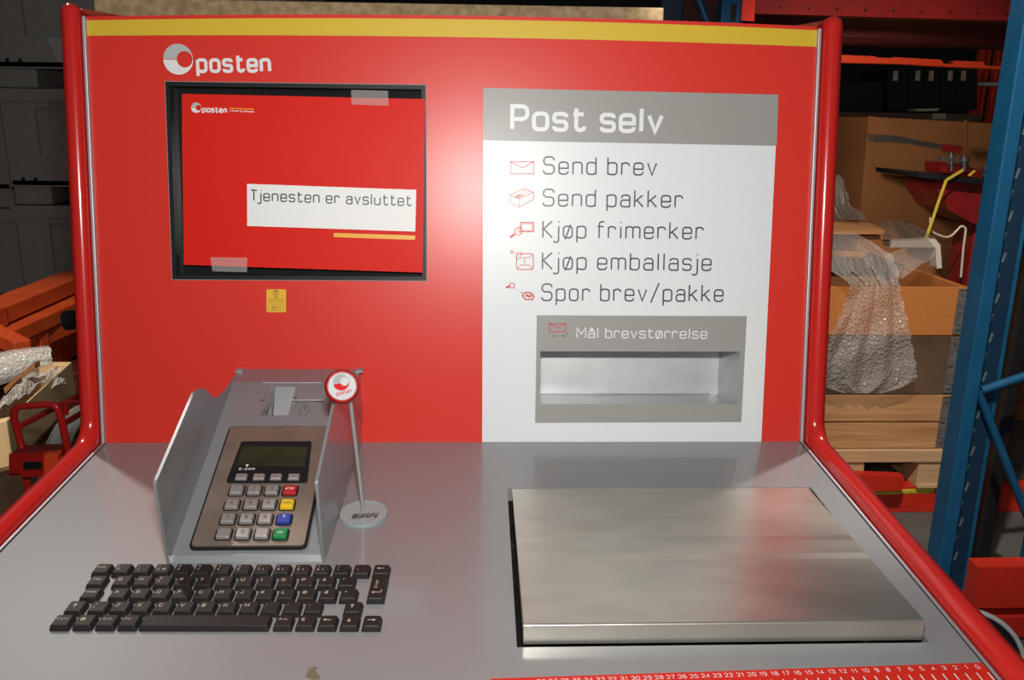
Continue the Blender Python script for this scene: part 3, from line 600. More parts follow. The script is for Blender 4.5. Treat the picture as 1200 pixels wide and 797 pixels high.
# inspection sticker
m = MB(); sp = [kP(312.3, 366), kP(335.2, 366), kP(335.2, 339), kP(312.3, 339)]
pl = fillet([(*p, 2.0) for p in sp], True); m.prism([PAN(*p, .2) for p in pl], PAN(0, 0, .5) - PAN(0, 0, .2)); st = obj('inspection_sticker', m, 'sticker', kiosk, label='small yellow inspection sticker marked 2011')
m = MB(); c = (sp[0] + sp[2]) / 2; PS = lambda a, b: PAN(a, b, .9); w = sp[1][0] - sp[0][0]; h = sp[2][1] - sp[0][1]
ribbon(m, [(sp[0][0] + w * .09, sp[0][1] + h * .08), (sp[0][0] + w * .91, sp[0][1] + h * .08), (sp[0][0] + w * .91, sp[0][1] + h * .46), (sp[0][0] + w * .09, sp[0][1] + h * .46)], .45, PS, True)
text(m, '2011', PS, c[0], sp[0][1] + h * .13, h * .145, .16, w * .5, center=False, e1=(1, 0)) if False else text(m, '2011', PS, c[0] - w * .24, sp[0][1] + h * .13, h * .145, .17, w * .48)
text(m, 'KONTROLLERT', PS, c[0] - w * .32, sp[0][1] + h * .335, h * .045, .18, w * .64)
text(m, 'JUSTERVESENET', PS, c[0] - w * .40, sp[0][1] + h * .53, h * .055, .18, w * .80)
sh = [(-.11, .28), (.11, .28), (.11, .08), (.05, -.02), (0, -.07), (-.05, -.02), (-.11, .08)]
ribbon(m, [(c[0] + x * w, sp[0][1] + h * (.66 + y * .9)) for x, y in sh], .7, PS, True)
ribbon(m, [(c[0] - .1 * w, sp[0][1] + h * .925), (c[0], sp[0][1] + h * .965), (c[0] + .1 * w, sp[0][1] + h * .925)], .8, PS)
ribbon(m, [(c[0] - .05 * w, sp[0][1] + h * .68), (c[0] + .02 * w, sp[0][1] + h * .77), (c[0] - .03 * w, sp[0][1] + h * .86)], 1.1, PS)
obj('sticker_print', m, 'sticker_ink', st)

# red ruler strip on the front of the counter
r0, r1 = kZ(575, 796), kZ(1147, 777.3); rd = norm((r1 - r0)[:2]); rn = np.array([-rd[1], rd[0]])
RUL = lambda u, v, z=0.0: CNT(r1[0] + rd[0] * u + rn[0] * v, r1[1] + rd[1] * u + rn[1] * v, z)
Lr = np.linalg.norm((r1 - r0)[:2])
m = MB(); m.box((-Lr, -45, 0), (6, 0, .5), RUL); ru = obj('ruler_strip', m, 'ruler_red', kiosk, label='red measuring strip printed with white numbers')
m = MB(); zero = kZ(1148.4, 784.5); ten = kZ(1017.4, 789.5); stp = (np.dot((zero - ten)[:2], rd)) / 10; u0 = np.dot((zero - r1)[:2], rd) - 1
for i in range(0, 39):
    u = u0 - i * stp
    text(m, str(i), lambda a, b: RUL(a, b, .8), u, -7.4, 4.6, .11, center=True)
    ribbon(m, [(u + 4.5, -12), (u + 4.5, -26)], 1.0, lambda a, b: RUL(a, b, .8))
obj('ruler_numbers', m, 'white', ru)
# worn spots on the counter
for pts in ([(358, 793), (362, 783), (372, 781), (370, 786), (376, 795), (368, 797)],):
    m = MB(); m.add([kZ(*p, .3) for p in pts], [list(range(len(pts)))]); m.v = [tuple(KW(p)) for p in m.v]; obj('scuff_mark', m, 'mark', kiosk)

# ------------------------------------------------------------------ paper notice taped over the screen
NT = [kP(213.3, 110, 2.5), kP(498, 116, 2.5), kP(495, 319.5, 2.5), kP(215, 310.4, 2.5)]
def NQ(u, v, lift=0.0):                                   # u, v in 0..1 from the top left corner
    p = (NT[0] * (1 - u) + NT[1] * u) * (1 - v) + (NT[3] * (1 - u) + NT[2] * u) * v
    return PAN(p[0], p[1], 2.5 + lift + 1.2 * math.sin(v * 5.5) * (1 - u) ** 2 + .8 * math.sin(u * 6))
notice = thing('paper_notice', 'red printed paper notice taped over the kiosk screen reading Tjenesten er avsluttet', 'notice', NQ(.5, 1))
m = MB(); nu, nv = 24, 18; V = [NQ(i / nu, j / nv) for j in range(nv + 1) for i in range(nu + 1)]; V2 = [NQ(i / nu, j / nv, -.4) for j in range(nv + 1) for i in range(nu + 1)]
fs = [[j * (nu + 1) + i, (j + 1) * (nu + 1) + i, (j + 1) * (nu + 1) + i + 1, j * (nu + 1) + i + 1] for j in range(nv) for i in range(nu)]
m.add(V, fs, 0, True); m.add(V2, [f[::-1] for f in fs], 1, True); sheet = obj('paper_sheet', m, ['notice_red', 'paper'], notice)
NTinv = {}
def npx(x, y):                                            # pixel -> (u, v) on the sheet
    p = kP(x, y, 3); u, v = .5, .5
    for _ in range(12):
        g = (NT[0] * (1 - u) + NT[1] * u) * (1 - v) + (NT[3] * (1 - u) + NT[2] * u) * v; du = (NT[1] - NT[0]) * (1 - v) + (NT[2] - NT[3]) * v; dv = (NT[3] - NT[0]) * (1 - u) + (NT[2] - NT[1]) * u
        s = np.linalg.solve(np.array([du, dv]).T, p - g); u += s[0]; v += s[1]
    return np.array([u, v])
WS, HS = 297.0, 210.0
NP2 = lambda lift: (lambda a, b: NQ(a / WS, 1 - b / HS, lift))        # mm on the sheet, origin bottom left
nmm = lambda x, y: (lambda q: np.array([q[0] * WS, (1 - q[1]) * HS]))(npx(x, y))
def sheet_rect(mb, p0, p1, p2, p3, lift, n=8, mi=0):
    c = [nmm(*p) for p in (p0, p1, p2, p3)]; T = NP2(lift)
    for i in range(n):
        a, b = i / n, (i + 1) / n
        mb.quad(T(*(c[3] * (1 - a) + c[2] * a)), T(*(c[3] * (1 - b) + c[2] * b)), T(*(c[0] * (1 - b) + c[1] * b)), T(*(c[0] * (1 - a) + c[1] * a)), mi)
m = MB(); sheet_rect(m, (289.7, 215.5), (487.7, 222.4), (486.6, 271.4), (289.7, 264.8), .35); obj('white_text_box', m, 'paper', sheet)
m = MB(); sheet_rect(m, (390.9, 273), (486.3, 276), (486.3, 281.1), (390.9, 277.9), .35)
obj('orange_line', m, 'notice_yellow', sheet)
m = MB(); p0, p1 = nmm(269, 127), nmm(297.8, 128.2); ribbon(m, [p0, p1], 1.1, NP2(.35)); obj('orange_line', m, 'notice_yellow', sheet)
m = MB(); p0, p1, pt = nmm(293.4, 235.6), nmm(482.3, 242), nmm(293.4, 222); text(m, 'Tjenesten er avsluttet', NP2(.6), *p0, np.linalg.norm(pt - p0), .11, np.linalg.norm(p1 - p0), p1 - p0, gap=.14); obj('notice_lettering', m, 'ink', sheet)
m = MB(); logo(m, NP2(.4), nmm(230.2, 126.3), 6.2, 1, 0); p0, p1 = nmm(237.3, 131.9), nmm(266.3, 132.8); text(m, 'posten', NP2(.4), *p0, 7.6, .2, np.linalg.norm(p1 - p0), p1 - p0, gap=.1)
p0, p1 = nmm(269.2, 131), nmm(297.9, 132.2); text(m, 'vi lever for å levere', NP2(.4), *p0, 2.6, .16, np.linalg.norm(p1 - p0), p1 - p0); obj('notice_logo', m, ['white', 'logo_grey'], sheet)
for q in ([(411.5, 105.5), (454.7, 106.4), (455.4, 124), (412, 122.5)], [(246.5, 301.4), (289.8, 302.1), (289.4, 319), (249, 318)]):
    m = MB(); c = [kP(*p, 4.5) for p in q]; m.prism([PAN(*p, 4.6) for p in c], PAN(0, 0, .2) - PAN(0, 0, 0)); obj('clear_tape', m, 'tape', notice)

# ------------------------------------------------------------------ card payment terminal in its sloping silver housing
term = thing('card_payment_terminal', 'silver card terminal with keypad and small display in sloping housing between two side shields', 'card terminal', CNT(-228, -150, 0))
FA = np.array([0, -268, 6.0]); FB = np.array([0, -22, 92.0]); FT = norm(FB - FA); FN = np.array([0, -FT[2], FT[1]])
FAC = lambda u, v, z=0.0: KW(FA + np.array([u, 0, 0]) + FT * v + FN * z)
def kF(x, y, h=0.0):
    rr = kray(x, y); s = (h - FN @ (CAM_K - FA)) / (FN @ rr); q = CAM_K + s * rr - FA - FN * h; return np.array([q[0], q @ FT])
LF = np.linalg.norm(FB - FA)
CH = (-257.0, -224.0, 200.0, 252.0)                        # mouth of the card reader
m = MB(); m.plate_holes(-302, -155, 0, LF, [CH], 0, -3, FAC)
y0 = -268
for (p, q2) in (((y0, 6), (y0 - 4, 0)),): m.quad(CNT(-302, p[0], p[1]), CNT(-302, q2[0], q2[1]), CNT(-155, q2[0], q2[1]), CNT(-155, p[0], p[1]))
m.quad(CNT(-302, -22, 92), CNT(-155, -22, 92), CNT(-155, 18, 94), CNT(-302, 18, 94))
for x in (-302, -155): m.add([CNT(x, -272, 0), CNT(x, -268, 6), CNT(x, -22, 92), CNT(x, 18, 94), CNT(x, 0, 1)], [[0, 1, 2, 3, 4]])
obj('housing_body', m, 'silver_house', term)
prof = fillet([(-274, 0), (-281, 93, 5), (-156, 133, 12), (-128, 128, 26), (-92, 98, 30), (-45, 92.5, 20), (-18, 93.5), (20, 95), (1, 1)], True, 7)
for x in (-305.0, -155.0):
    m = MB(); m.prism([CNT(x, a, b) for a, b in prof], CNT(3, 0, 0) - CNT(0, 0, 0)); obj('side_shield', m, 'silver_house', term, bevel=0.0007)
    m = MB(); m.box((x - 1.5, 6, 93.5), (x + 7, 17, 96.5), CNT); obj('shield_clip', m, 'trim', term)
# card reader
c = [kF(295.6, 490.5), kF(367.8, 490.8), kF(376.5, 449.5), kF(307, 449.5)]; u0, u1, v0, v1 = -266, -194, 195.3, 258
m = MB(); m.plate_holes(u0, u1, v0, v1, [CH], 1.2, 0, FAC); rp = obj('card_reader_plate', m, 'silver_house', term, bevel=0.0004)
m = MB(); m.tube([FAC(u0 + 1, v1, 1.3), FAC(u1, v1, 1.3)], .0007, 8); m.tube([FAC(CH[1], 226, 1.3), FAC(u1 + 8, 226, 1.3)], .0009, 8); obj('slot_edge', m, 'trim', rp)
m = MB(); m.box((u0 + 4, 224.5, 1.0), (CH[0], 227, 1.4), FAC); m.box((CH[1], 223.6, 1.0), (u1 + 8, 225.4, 1.4), FAC); tri = kF(352 - 6, 466, 1.5); tc = [kF(343.5, 465.3, 1.5), kF(348.5, 465.3, 1.5), kF(346.2, 468, 1.5)]
m.prism([FAC(*p, 1.3) for p in tc][::-1], FAC(0, 0, .3) - FAC(0, 0, 0))
hl = [(440, 440), (458, 378), (555, 378), (540, 440), (490, 440), (478, 470), (495, 498), (540, 498), (580, 440), (565, 400), (545, 395), (535, 440), (525, 415), (510, 412), (492, 442)]
ribbon(m, [kF(290 + x / 7.973, 425 + y / 7.973, 1.6) for x, y in hl], .55, lambda a, b: FAC(a, b, 1.6)); obj('card_pictogram', m, 'icon_dark', rp)
m = MB(); a, b_, v0, v1 = CH; vm = v0 + 16
m.quad(FAC(a + 8, v1, 0), FAC(a + 8, vm, -24), FAC(b_, vm, -24), FAC(b_, v1, 0))
m.quad(FAC(a + 8, vm, -24), FAC(a + 8, v0, -24), FAC(b_, v0, -24), FAC(b_, vm, -24)); m.quad(FAC(a, v0, 0), FAC(a, v1, 0), FAC(a + 8, v1, -1), FAC(a + 8, v0, -26))
m.quad(FAC(b_, v0, -26), FAC(b_, v1, -1), FAC(b_, v1, 0), FAC(b_, v0, 0)); m.quad(FAC(a, v0, 0), FAC(b_, v0, 0), FAC(b_, v0, -26), FAC(a, v0, -26))
for k in range(3): m.box((a + 1 + k * 2.5, v0 + 2, -12), (a + 2.2 + k * 2.5, v0 + 22, -1 - k * 2), FAC)
obj('card_mouth', m, 'mouth_grey', rp)
# faceplate, display, keys
u0, u1, v0, v1 = -284.5, -173.8, 8.0, 177.8
def rrect(u0, u1, v0, v1, q): return fillet([(u0, v0, q), (u1, v0, q), (u1, v1, q), (u0, v1, q)], True, 5)
FZ = FAC(0, 0, 1) - FAC(0, 0, 0)
m = MB(); m.prism([FAC(*p, 0) for p in rrect(u0 - 2.5, u1 + 2.5, v0 - 2.5, v1 + 2.5, 6)], FZ * 2.5); obj('gasket', m, 'black', term, bevel=0.0006)
m = MB(); m.prism([FAC(*p, 1) for p in rrect(u0, u1, v0, v1, 4)], FZ * 3.5); fp = obj('faceplate', m, 'pin_face', term, bevel=0.0008)
dq = [kF(265, 566, 5), kF(360, 566, 5), kF(365.3, 518.2, 5), kF(283.2, 518.2, 5)]
m = MB(); m.prism([FAC(*p, 4.4) for p in fillet([(*p, 2.5) for p in dq], True)], FZ * 2.0); dsp = obj('display', m, 'black', fp, bevel=0.0006)
lq = [kF(277.5, 545.5, 7), kF(357, 546.5, 7), kF(360.8, 523.5, 7), kF(284, 522.5, 7)]
m = MB(); m.prism([FAC(*p, 6.4) for p in lq], FZ * .4); obj('lcd_window', m, 'lcd', term)
m = MB(); a = kF(279.8, 551, 7); b = kF(298, 551, 7); text(m, 'C-ZAM', lambda u, v: FAC(u, v, 6.9), *a, 3.6, .2, b[0] - a[0], mi=0); pc = kF(289.6, 545.2, 7); m.add([FAC(*p, 7) for p in disc_poly(pc, 1.5, n=12)], [list(range(12))]); obj('display_lettering', m, 'white', term)
def keycap(mb, T, u0, u1, v0, v1, z0, z1, ins=1.2, mi=0, q=1.0):
    R = []
    for zz, k in ((z0, 0), (z0 + (z1 - z0) * .55, ins * .3), (z1 - .35, ins * .8), (z1, ins * 1.25)):
        R.append([T(*p, zz) for p in rrect(u0 + k, u1 - k, v0 + k, v1 - k, q)])
    mb.rings(R, mi, False)
for cx in (388, 454, 518, 585):
    p0 = kF(160 + (cx - 21) / 3.1875, 420 + 453 / 3.1875, 8); p1 = kF(160 + (cx + 19) / 3.1875, 420 + 430 / 3.1875, 8)
    m = MB(); keycap(m, FAC, p0[0] - .5, p0[0] + 12, p0[1], p1[1], 6.0, 9.0, 1.0); cc = ((p0[0] * 2 + 11.5) / 2, (p0[1] + p1[1]) / 2)
    ribbon(m, [(cc[0] - 1.5, cc[1] - 1.2), (cc[0] + 1.5, cc[1] + 1.2)], .5, lambda u, v: FAC(u, v, 9.15), mi=1); obj('function_key', m, ['pin_key', 'icon_dark'], term)
lab = ['1', '2', '3', 'STOP', '4', '5', '6', 'CORR', '7', '8', '9', '?', '', '0', '.', 'OK']
kx = [[374, 440, 506, 574], [357, 428, 495, 563], [342, 412, 481, 551], [326, 398, 469, 538]]; ky = [495, 548, 602, 658]
for r_ in range(4):
    for c_ in range(4):
        p = kF(160 + kx[r_][c_] / 3.1875, 420 + ky[r_] / 3.1875, 5); s = lab[r_ * 4 + c_]; km = 'pin_key' if c_ < 3 else ['key_red', 'key_yellow', 'key_blue', 'key_green'][r_]
        m = MB(); m.prism([FAC(*q, 4.3) for q in rrect(p[0] - 8.6, p[0] + 8.6, p[1] - 7.6, p[1] + 7.6, 3)], FZ * .5, 1)
        keycap(m, FAC, p[0] - 7.0, p[0] + 7.0, p[1] - 6.2, p[1] + 6.2, 4.5, 8.5, 1.1, 0, 1.6)
        if s:
            if len(s) == 1: text(m, s, lambda u, v: FAC(u, v, 8.7), p[0], p[1] - 1.5, 4.6, .14, center=True, mi=2)
            else: text(m, s, lambda u, v: FAC(u, v, 8.7), p[0] - (4.6 if len(s) > 2 else 2.5), p[1] - 1.2, 2.6, .17, 9.2 if len(s) > 2 else 5, mi=2)
        leg = 'icon_dark' if (c_ < 3 or r_ == 1) else 'white'
        obj('keypad_key', m, [km, 'black', leg], term, label=(['red stop key', 'yellow correction key', 'blue question mark key', 'green ok key'][r_] if c_ == 3 else None))

# ------------------------------------------------------------------ keyboard set into the counter
KX, KY, KR = -370.22, -374.69, -0.0197
KBD = lambda u, v, z=0.0: CNT(KX + math.cos(KR) * u - math.sin(KR) * v, KY + math.sin(KR) * u + math.cos(KR) * v, z)
kbd = thing('keyboard', 'black keyboard of separate keys set into the silver counter', 'keyboard', KBD(142, 40, 0))
P = 19.0; PV = 19.6
rows = {4: (0.0, ['ESC', '§|', '1!', '2"@', '3#', '4$', '5%', '6&', '7/{', '8([', '9)]', '0=}', '+?', '\\`', '←']),
        3: (1.43, ['Q', 'W', 'E€', 'R', 'T', 'Y', 'U', 'I', 'O', 'P', 'Å', '^']), 2: (1.70, ['A', 'S', 'D', 'F', 'G', 'H', 'J', 'K', 'L', 'Ø', 'Æ', '*']),
        1: (1.20, ['<>', 'Z', 'X', 'C', 'V', 'B', 'N', 'M', ',;', '.:', '-_']), 0: (10.07, ['ALT', '€', '←', '↓', '→'])}
extra = [(3, 0.2, 'TAB'), (2, 0.36, 'CAPS'), (1, 0.12, '↑'), (1, 13.07, '↑'), (0, 0.0, 'CTRL'), (0, 1.03, '@'), (0, 2.05, 'ALT'), (0, 3.05, 'FN')]
GL['§'] = GL['8']; GL['`'] = GL["'"]
def kb_key(row, ux, s, wid=.88, rows_h=1, name='key'):
    u0, u1 = ux * P, (ux + wid) * P; v0 = row * PV; v1 = v0 + .84 * PV + (rows_h - 1) * PV
    m = MB(); R = []
    for zz, k, kf in ((0.05, 0, 0), (2.2, .2, .2), (5.2, 1.3, .8), (6.0, 2.0, 1.4)):
        R.append([KBD(*p, zz) for p in rrect(u0 + k, u1 - k, v0 + kf, v1 - k * .8, 1.2)])
    m.rings(R, 0, False)
    T = lambda a, b: KBD(a, b, 6.15)
    if s in ('ESC', 'TAB', 'CAPS', 'CTRL', 'ALT', 'FN'): text(m, s.capitalize() if s != 'FN' else 'Fn', T, u0 + 3.6, v0 + 8.2, 3.0, .15, min(9.0, 2.6 * len(s)), mi=1)
    elif s == 'ENTER': text(m, '←', T, u0 + 3.6, v0 + 7, 6, .14, 9, mi=1); ribbon(m, [(u0 + 12.6, v0 + 10), (u0 + 12.6, v0 + 14)], .8, T, mi=1); text(m, 'Enter', T, u0 + 8, v0 + 17, 3, .15, 12, (0, 1), mi=1)
    elif s and s in '←→↑↓': text(m, s, T, u0 + (4 if s in '←→' else 5.5), v0 + 6.5, 5, .17, 7.5 if s in '←→' else 4, mi=1)
    elif len(s) == 1: text(m, s, T, u0 + 4.2, v0 + 7.3, 4.4, .15, mi=1)
    elif s: 
        text(m, s[0], T, u0 + 4, v0 + 5.2, 3.0, .15, mi=1); text(m, s[1], T, u0 + 4, v0 + 10, 3.0, .15, mi=1)
        if len(s) > 2: text(m, s[2], T, u0 + 9, v0 + 5.2, 3.0, .15, mi=1)
    return obj(name, m, ['key', 'legend'], kbd)
for rw, (st0, ls) in rows.items():
    for i, s in enumerate(ls): kb_key(rw, st0 + i * (1.0 if rw else 1.01), s)
for rw, ux, s in extra: kb_key(rw, ux, s)
kb_key(0, 4.02, '', 5.88, name='spacebar'); kb_key(2, 14.02, 'ENTER', .88, 2, 'enter_key')

# ------------------------------------------------------------------ stainless weighing platform
plat = thing('weighing_platform', 'flat stainless steel weighing platform set into the right of the counter', 'scale', CNT(211, -260, 0))
PX0, PX1, PY0, PY1 = 37.6, 384.5, -397.0, -126.0
def ptop(y): return 18.0 * (PY1 - y) / (PY1 - PY0) + 0.3
ys = []
bnd = (kZ(780, 632, 9)[1], kZ(780, 654, 9)[1])
prof = [(PY1 + 1, -2), (PY1, ptop(PY1))]
for y, e in ((bnd[0] + 7, 0), (bnd[0] - 4, .6), (bnd[1] + 4, .6), (bnd[1] - 7, 0)): prof.append((y, ptop(y) + e))
prof += [(PY0 + 2.5, ptop(PY0 + 2.5)), (PY0 + .8, ptop(PY0) - .5), (PY0, ptop(PY0) - 2.2), (PY0 - .6, -1.0), (PY0 + 3, -1.0)]
m = MB(); n = len(prof)
m.prism([CNT(PX0, a, b) for a, b in prof], CNT(PX1 - PX0, 0, 0) - CNT(0, 0, 0)); obj('platform_plate', m, 'steel', plat, bevel=0.0006)
m = MB(); m.box((PX0 + 40, PY0 + 60, -44), (PX1 - 40, PY1 - 60, -.5), CNT); obj('load_support', m, 'blackmetal', plat)

# ------------------------------------------------------------------ sign stand: acrylic foot, rod, red puck
ft = kZ(426.3, 601, 3)
stand = thing('sign_stand', 'clear round foot with thin rod and red rimmed round sign beside the card terminal', 'sign stand', CNT(ft[0], ft[1], 0))
m = MB(); dp = disc_poly(ft, 26.0, 26.5, 48); m.add([CNT(*p, 3.4) for p in dp] + [CNT(*p, .2) for p in dp], [list(range(48)), list(range(48, 96))[::-1]], 0)
m.add([CNT(*p, 3.4) for p in dp] + [CNT(*p, .2) for p in dp], [[48 + i, 48 + (i + 1) % 48, (i + 1) % 48, i] for i in range(48)], 1, True)
fo = obj('acrylic_foot', m, ['acryl', 'acryl_edge'], stand)
m = MB(); e0, e1 = kZ(411.5, 607.2, 4), kZ(441.5, 606, 4)
for i, (a0, a1) in enumerate(((0, .22), (.28, .42), (.46, .54), (.58, .66), (.72, .84), (.88, 1.0))):
    d = e1 - e0; p = e0 + d * a0; q_ = e0 + d * a1; up_ = np.array([.18, 1, 0]) * 8.5
    m.add([KW(p), KW(q_), KW(q_ + up_), KW(p + up_)], [[0, 1, 2, 3]] if i == 0 else [[0, 1, 2]] if i % 2 else [[0, 2, 3]])
    if i: ribbon(m, [(p[0], p[1]), (p[0] + up_[0], p[1] + up_[1])], 1.0, lambda a, b: CNT(a, b, 4)); ribbon(m, [(p[0] + up_[0], p[1] + up_[1]), (q_[0] + up_[0], q_[1] + up_[1])], .9, lambda a, b: CNT(a, b, 4))
obj('foot_print', m, 'icon_dark', fo)
rb = kZ(425.6, 597, 3); rr_ = kray(401, 453); s = (rb[1] - 2 - CAM_K[1]) / rr_[1]; hc = CAM_K + s * rr_
rr2 = kray(411, 473); s2 = (rb[1] - CAM_K[1]) / rr2[1]; rt = CAM_K + s2 * rr2
m = MB(); m.tube([KW(rb), KW(rt), KW(rt + (rt - rb) * .05)], .0021, 10); obj('rod', m, 'rod', stand)
# the head faces the camera, slightly turned up
fw = norm(CAM_K - hc); hx = norm(np.cross(fw, np.array([-.10, 0, 1.0]))) * -1; hy = norm(np.cross(fw, hx)); 
if hy[2] < 0: hy = -hy
fw = norm(fw + hy * 0.10); hx = norm(np.cross(hy, fw)); hy = np.cross(fw, hx)
HD = lambda u, v, z=0.0: KW(hc + hx * u + hy * v + fw * z)
Rr = 19.4 * 877 / F_PX * 1.06; Rr = 18.2
m = MB(); R = []
for rad, z in ((Rr * .55, -13), (Rr * .86, -11.5), (Rr * .98, -7), (Rr, -2), (Rr * .975, 1.5), (Rr * .92, 3.6), (Rr * .84, 4.8), (Rr * .79, 4.6), (Rr * .775, 2.6)):
    R.append([HD(rad * math.cos(t), rad * math.sin(t), z) for t in np.linspace(0, 2 * math.pi, 40, endpoint=False)])
m.rings(R, 0, True); hd_ = obj('round_head', m, 'puck', stand, label='red plastic round rim')
m = MB(); m.prism([HD(*p, 2.6) for p in disc_poly((0, -.3), Rr * .775)], KW(fw * .5) - KW((0, 0, 0))); obj('white_disc', m, 'gloss_white', hd_)
m = MB(); rot = .10; H3 = lambda u, v: HD(u * math.cos(rot) - v * math.sin(rot), u * math.sin(rot) + v * math.cos(rot), 3.4)
logo(m, H3, (0, 4.2), 8.2, 1, 0, gap=.04); text(m, 'posten', H3, -7.8, -8.6, 4.4, .14, 16, gap=.1); obj('head_logo', m, ['head_red', 'head_grey'], hd_)

# ================================================================== surroundings
def pxpoly(pts, Y): return [atY(x, y, Y) for x, y in pts]
def slab(mb, pts, Y, t, mi=0): return mb.prism(pxpoly(pts, Y)[::-1], (0, t, 0), mi)

# ---- chipboard deck behind the panel, on the blue rack
m = MB(); Yd = 0.95; a = atY(138, 12, Yd); zt, zb = atY(440, 3, Yd)[2], atY(440, 24, Yd)[2]; xr = atY(778, 12, Yd)[0]
m.box((a[0] - .05, Yd, zb), (xr, Yd + .7, zt)); obj('chipboard_shelf', m, 'osb', label='long raw chipboard shelf deck just above the back panel', cat='shelf', bevel=0.003)

# ---- blue rack frames behind the panel's right corner
def upright_box(mb, pts, Y, t, zlo=0.0, ztop=2.6):
    """pts: two pixels on the left edge, two on the right edge; the post runs from the floor upwards."""
    xl = np.mean([atY(*p, Y)[0] for p in pts[:2]]); xr_ = np.mean([atY(*p, Y)[0] for p in pts[2:]])
    mb.box((xl, Y, zlo), (xr_, Y + t, ztop)); return xl, xr_
Yr = 1.75
fr = thing('blue_rack_frame', 'blue upright rack frame with diagonal brace behind the top right of the back panel', 'rack frame', (*atY(830, 20, Yr)[:2], 0))
m = MB(); upright_box(m, [(775, 12), (774, 22), (800, 12), (800, 22)], Yr, .06); obj('upright_post', m, 'blue_shaded', fr, bevel=0.003)
m = MB(); xl, xr_ = upright_box(m, [(846, 5), (845, 28), (872, 5), (872, 28)], Yr - .05, .06); obj('upright_post', m, 'blue', fr, bevel=0.003)
m = MB(); m.tube([atY(808, -30, Yr + .02), atY(834, 40, Yr + .02)], .014, 10); obj('brace', m, 'blue', fr)
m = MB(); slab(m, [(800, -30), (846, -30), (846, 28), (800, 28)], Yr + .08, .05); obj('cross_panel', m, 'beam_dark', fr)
m = MB()
for k in range(8):
    c = atY(859 + .0 * k, 12, Yr - .05); m.box((c[0] - .008, Yr - .054, c[2] + .09 - .12 * k), (c[0] + .01, Yr - .049, c[2] + .14 - .12 * k))
obj('slot_hole', m, 'blackmetal', fr)

# ---- the big red beams across the top right
t = thing('shelf_beam', 'big dark red shelf beam spanning the top right of the picture', 'rack beam', atY(1040, 20, 1.6))
Yb = 1.62
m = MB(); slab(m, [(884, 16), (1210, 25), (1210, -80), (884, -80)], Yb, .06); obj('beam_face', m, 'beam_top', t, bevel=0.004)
m = MB(); slab(m, [(869, 24), (884, 25), (886, -40), (873, -40)], Yb - .012, .012); obj('end_hook', m, 'beam_red', t, bevel=0.003)
for k in range(9):
    c = atY(915 + 33 * k, 7 + 1.0 * k, Yb - .002); m = MB(); m.tube([c, c + np.array([0, -.003, 0])], .004, 8); obj('rivet', m, 'beam_dark', t)
m = MB(); z0 = atY(1040, 20, Yb)[2]
for k in range(4):
    m.box((atY(884, 20, Yb)[0] - .02, Yb + .10 + .27 * k, z0 + .005), (2.7, Yb + .33 + .27 * k, z0 + .03))
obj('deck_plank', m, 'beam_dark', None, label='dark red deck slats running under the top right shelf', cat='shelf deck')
Yf = 2.55
m = MB(); slab(m, [(978, 64), (1026, 66), (1028, 67.5), (1046, 68), (1047, 67), (1103, 70), (1106, 74.5), (1117, 75), (1119, 71), (1152, 72.5), (1155, 77), (1176, 77.5), (1178, 73.5), (1215, 75), (1215, 83), (1110, 78), (1060, 75), (978, 73)], Yf, .05)
obj('shelf_beam', m, 'beam_far', label='bright orange red notched beam under the dark deck at upper right', cat='rack beam')

# ---- near blue rack frame at the right edge
Yu = 1.12
fr = thing('blue_rack_frame', 'tall near blue rack upright with slanted braces at the right edge', 'rack frame', (*atY(1120, 620, Yu)[:2], 0))
m = MB(); xl, xr_ = upright_box(m, [(1195, 150), (1090, 656), (1134, 540), (1104, 672)], Yu, .012); 
xl = np.mean([atY(*p, Yu)[0] for p in ((1193, 167), (1146, 400), (1112, 540), (1090, 656))]); xr_ = np.mean([atY(*p, Yu)[0] for p in ((1172, 385), (1134, 540), (1104, 672))])
m = MB(); m.box((xl, Yu, 0), (xr_, Yu + .07, 2.6)); obj('upright_post', m, 'blue', fr, bevel=0.004)
xw = np.mean([atY(*p, Yu + .03)[0] for p in ((1156, 540), (1123, 690))]); xs_ = np.mean([atY(*p, Yu + .02)[0] for p in ((1165, 540), (1131, 692))])
m = MB(); m.box((xr_, Yu + .03, 0), (xw, Yu + .07, 2.6))
for k in range(40):
    z = .12 + k * .055; x = xr_ + (xw - xr_) * (.22 if k % 2 else .38)
    m.prism([(x - .004, Yu + .0285, z), (x + .003, Yu + .0285, z), (x + .009, Yu + .0285, z + .026), (x + .002, Yu + .0285, z + .026)], (0, .001, 0), 1)
obj('perforated_web', m, ['blue_shaded', 'slot_dark'], fr)
m = MB(); m.box((xw, Yu + .034, 0), (xs_, Yu + .07, 2.6)); obj('return_flange', m, 'blue', fr, bevel=0.002)
m = MB(); m.tube([atY(1150, 458, Yu + .017), atY(1260, 421, Yu + .017)], .0125, 10); obj('brace', m, 'blue', fr)
m = MB(); m.tube([atY(1146, 459, Yu + .018), atY(1186, 560, Yu + .018), atY(1215, 633, Yu + .018), atY(1245, 709, Yu + .018)], .0115, 10); obj('brace', m, 'blue', fr)
xb = atY(1258, 422, Yu)[0]; m = MB(); m.box((xb, Yu, 0), (xb + .06, Yu + .07, 2.6)); obj('upright_post', m, 'blue', fr, bevel=0.004)
m = MB(); x0 = np.mean([atY(*p, Yu + .12)[0] for p in ((1166, 556), (1134, 706))]); x1 = np.mean([atY(*p, Yu + .12)[0] for p in ((1181, 556), (1146, 706))])
m.box((x0, Yu + .12, 0), (x1, Yu + .18, 2.2)); obj('black_post', m, 'blackmetal', None, label='slim black post just behind the near blue upright', cat='post', bevel=0.003)
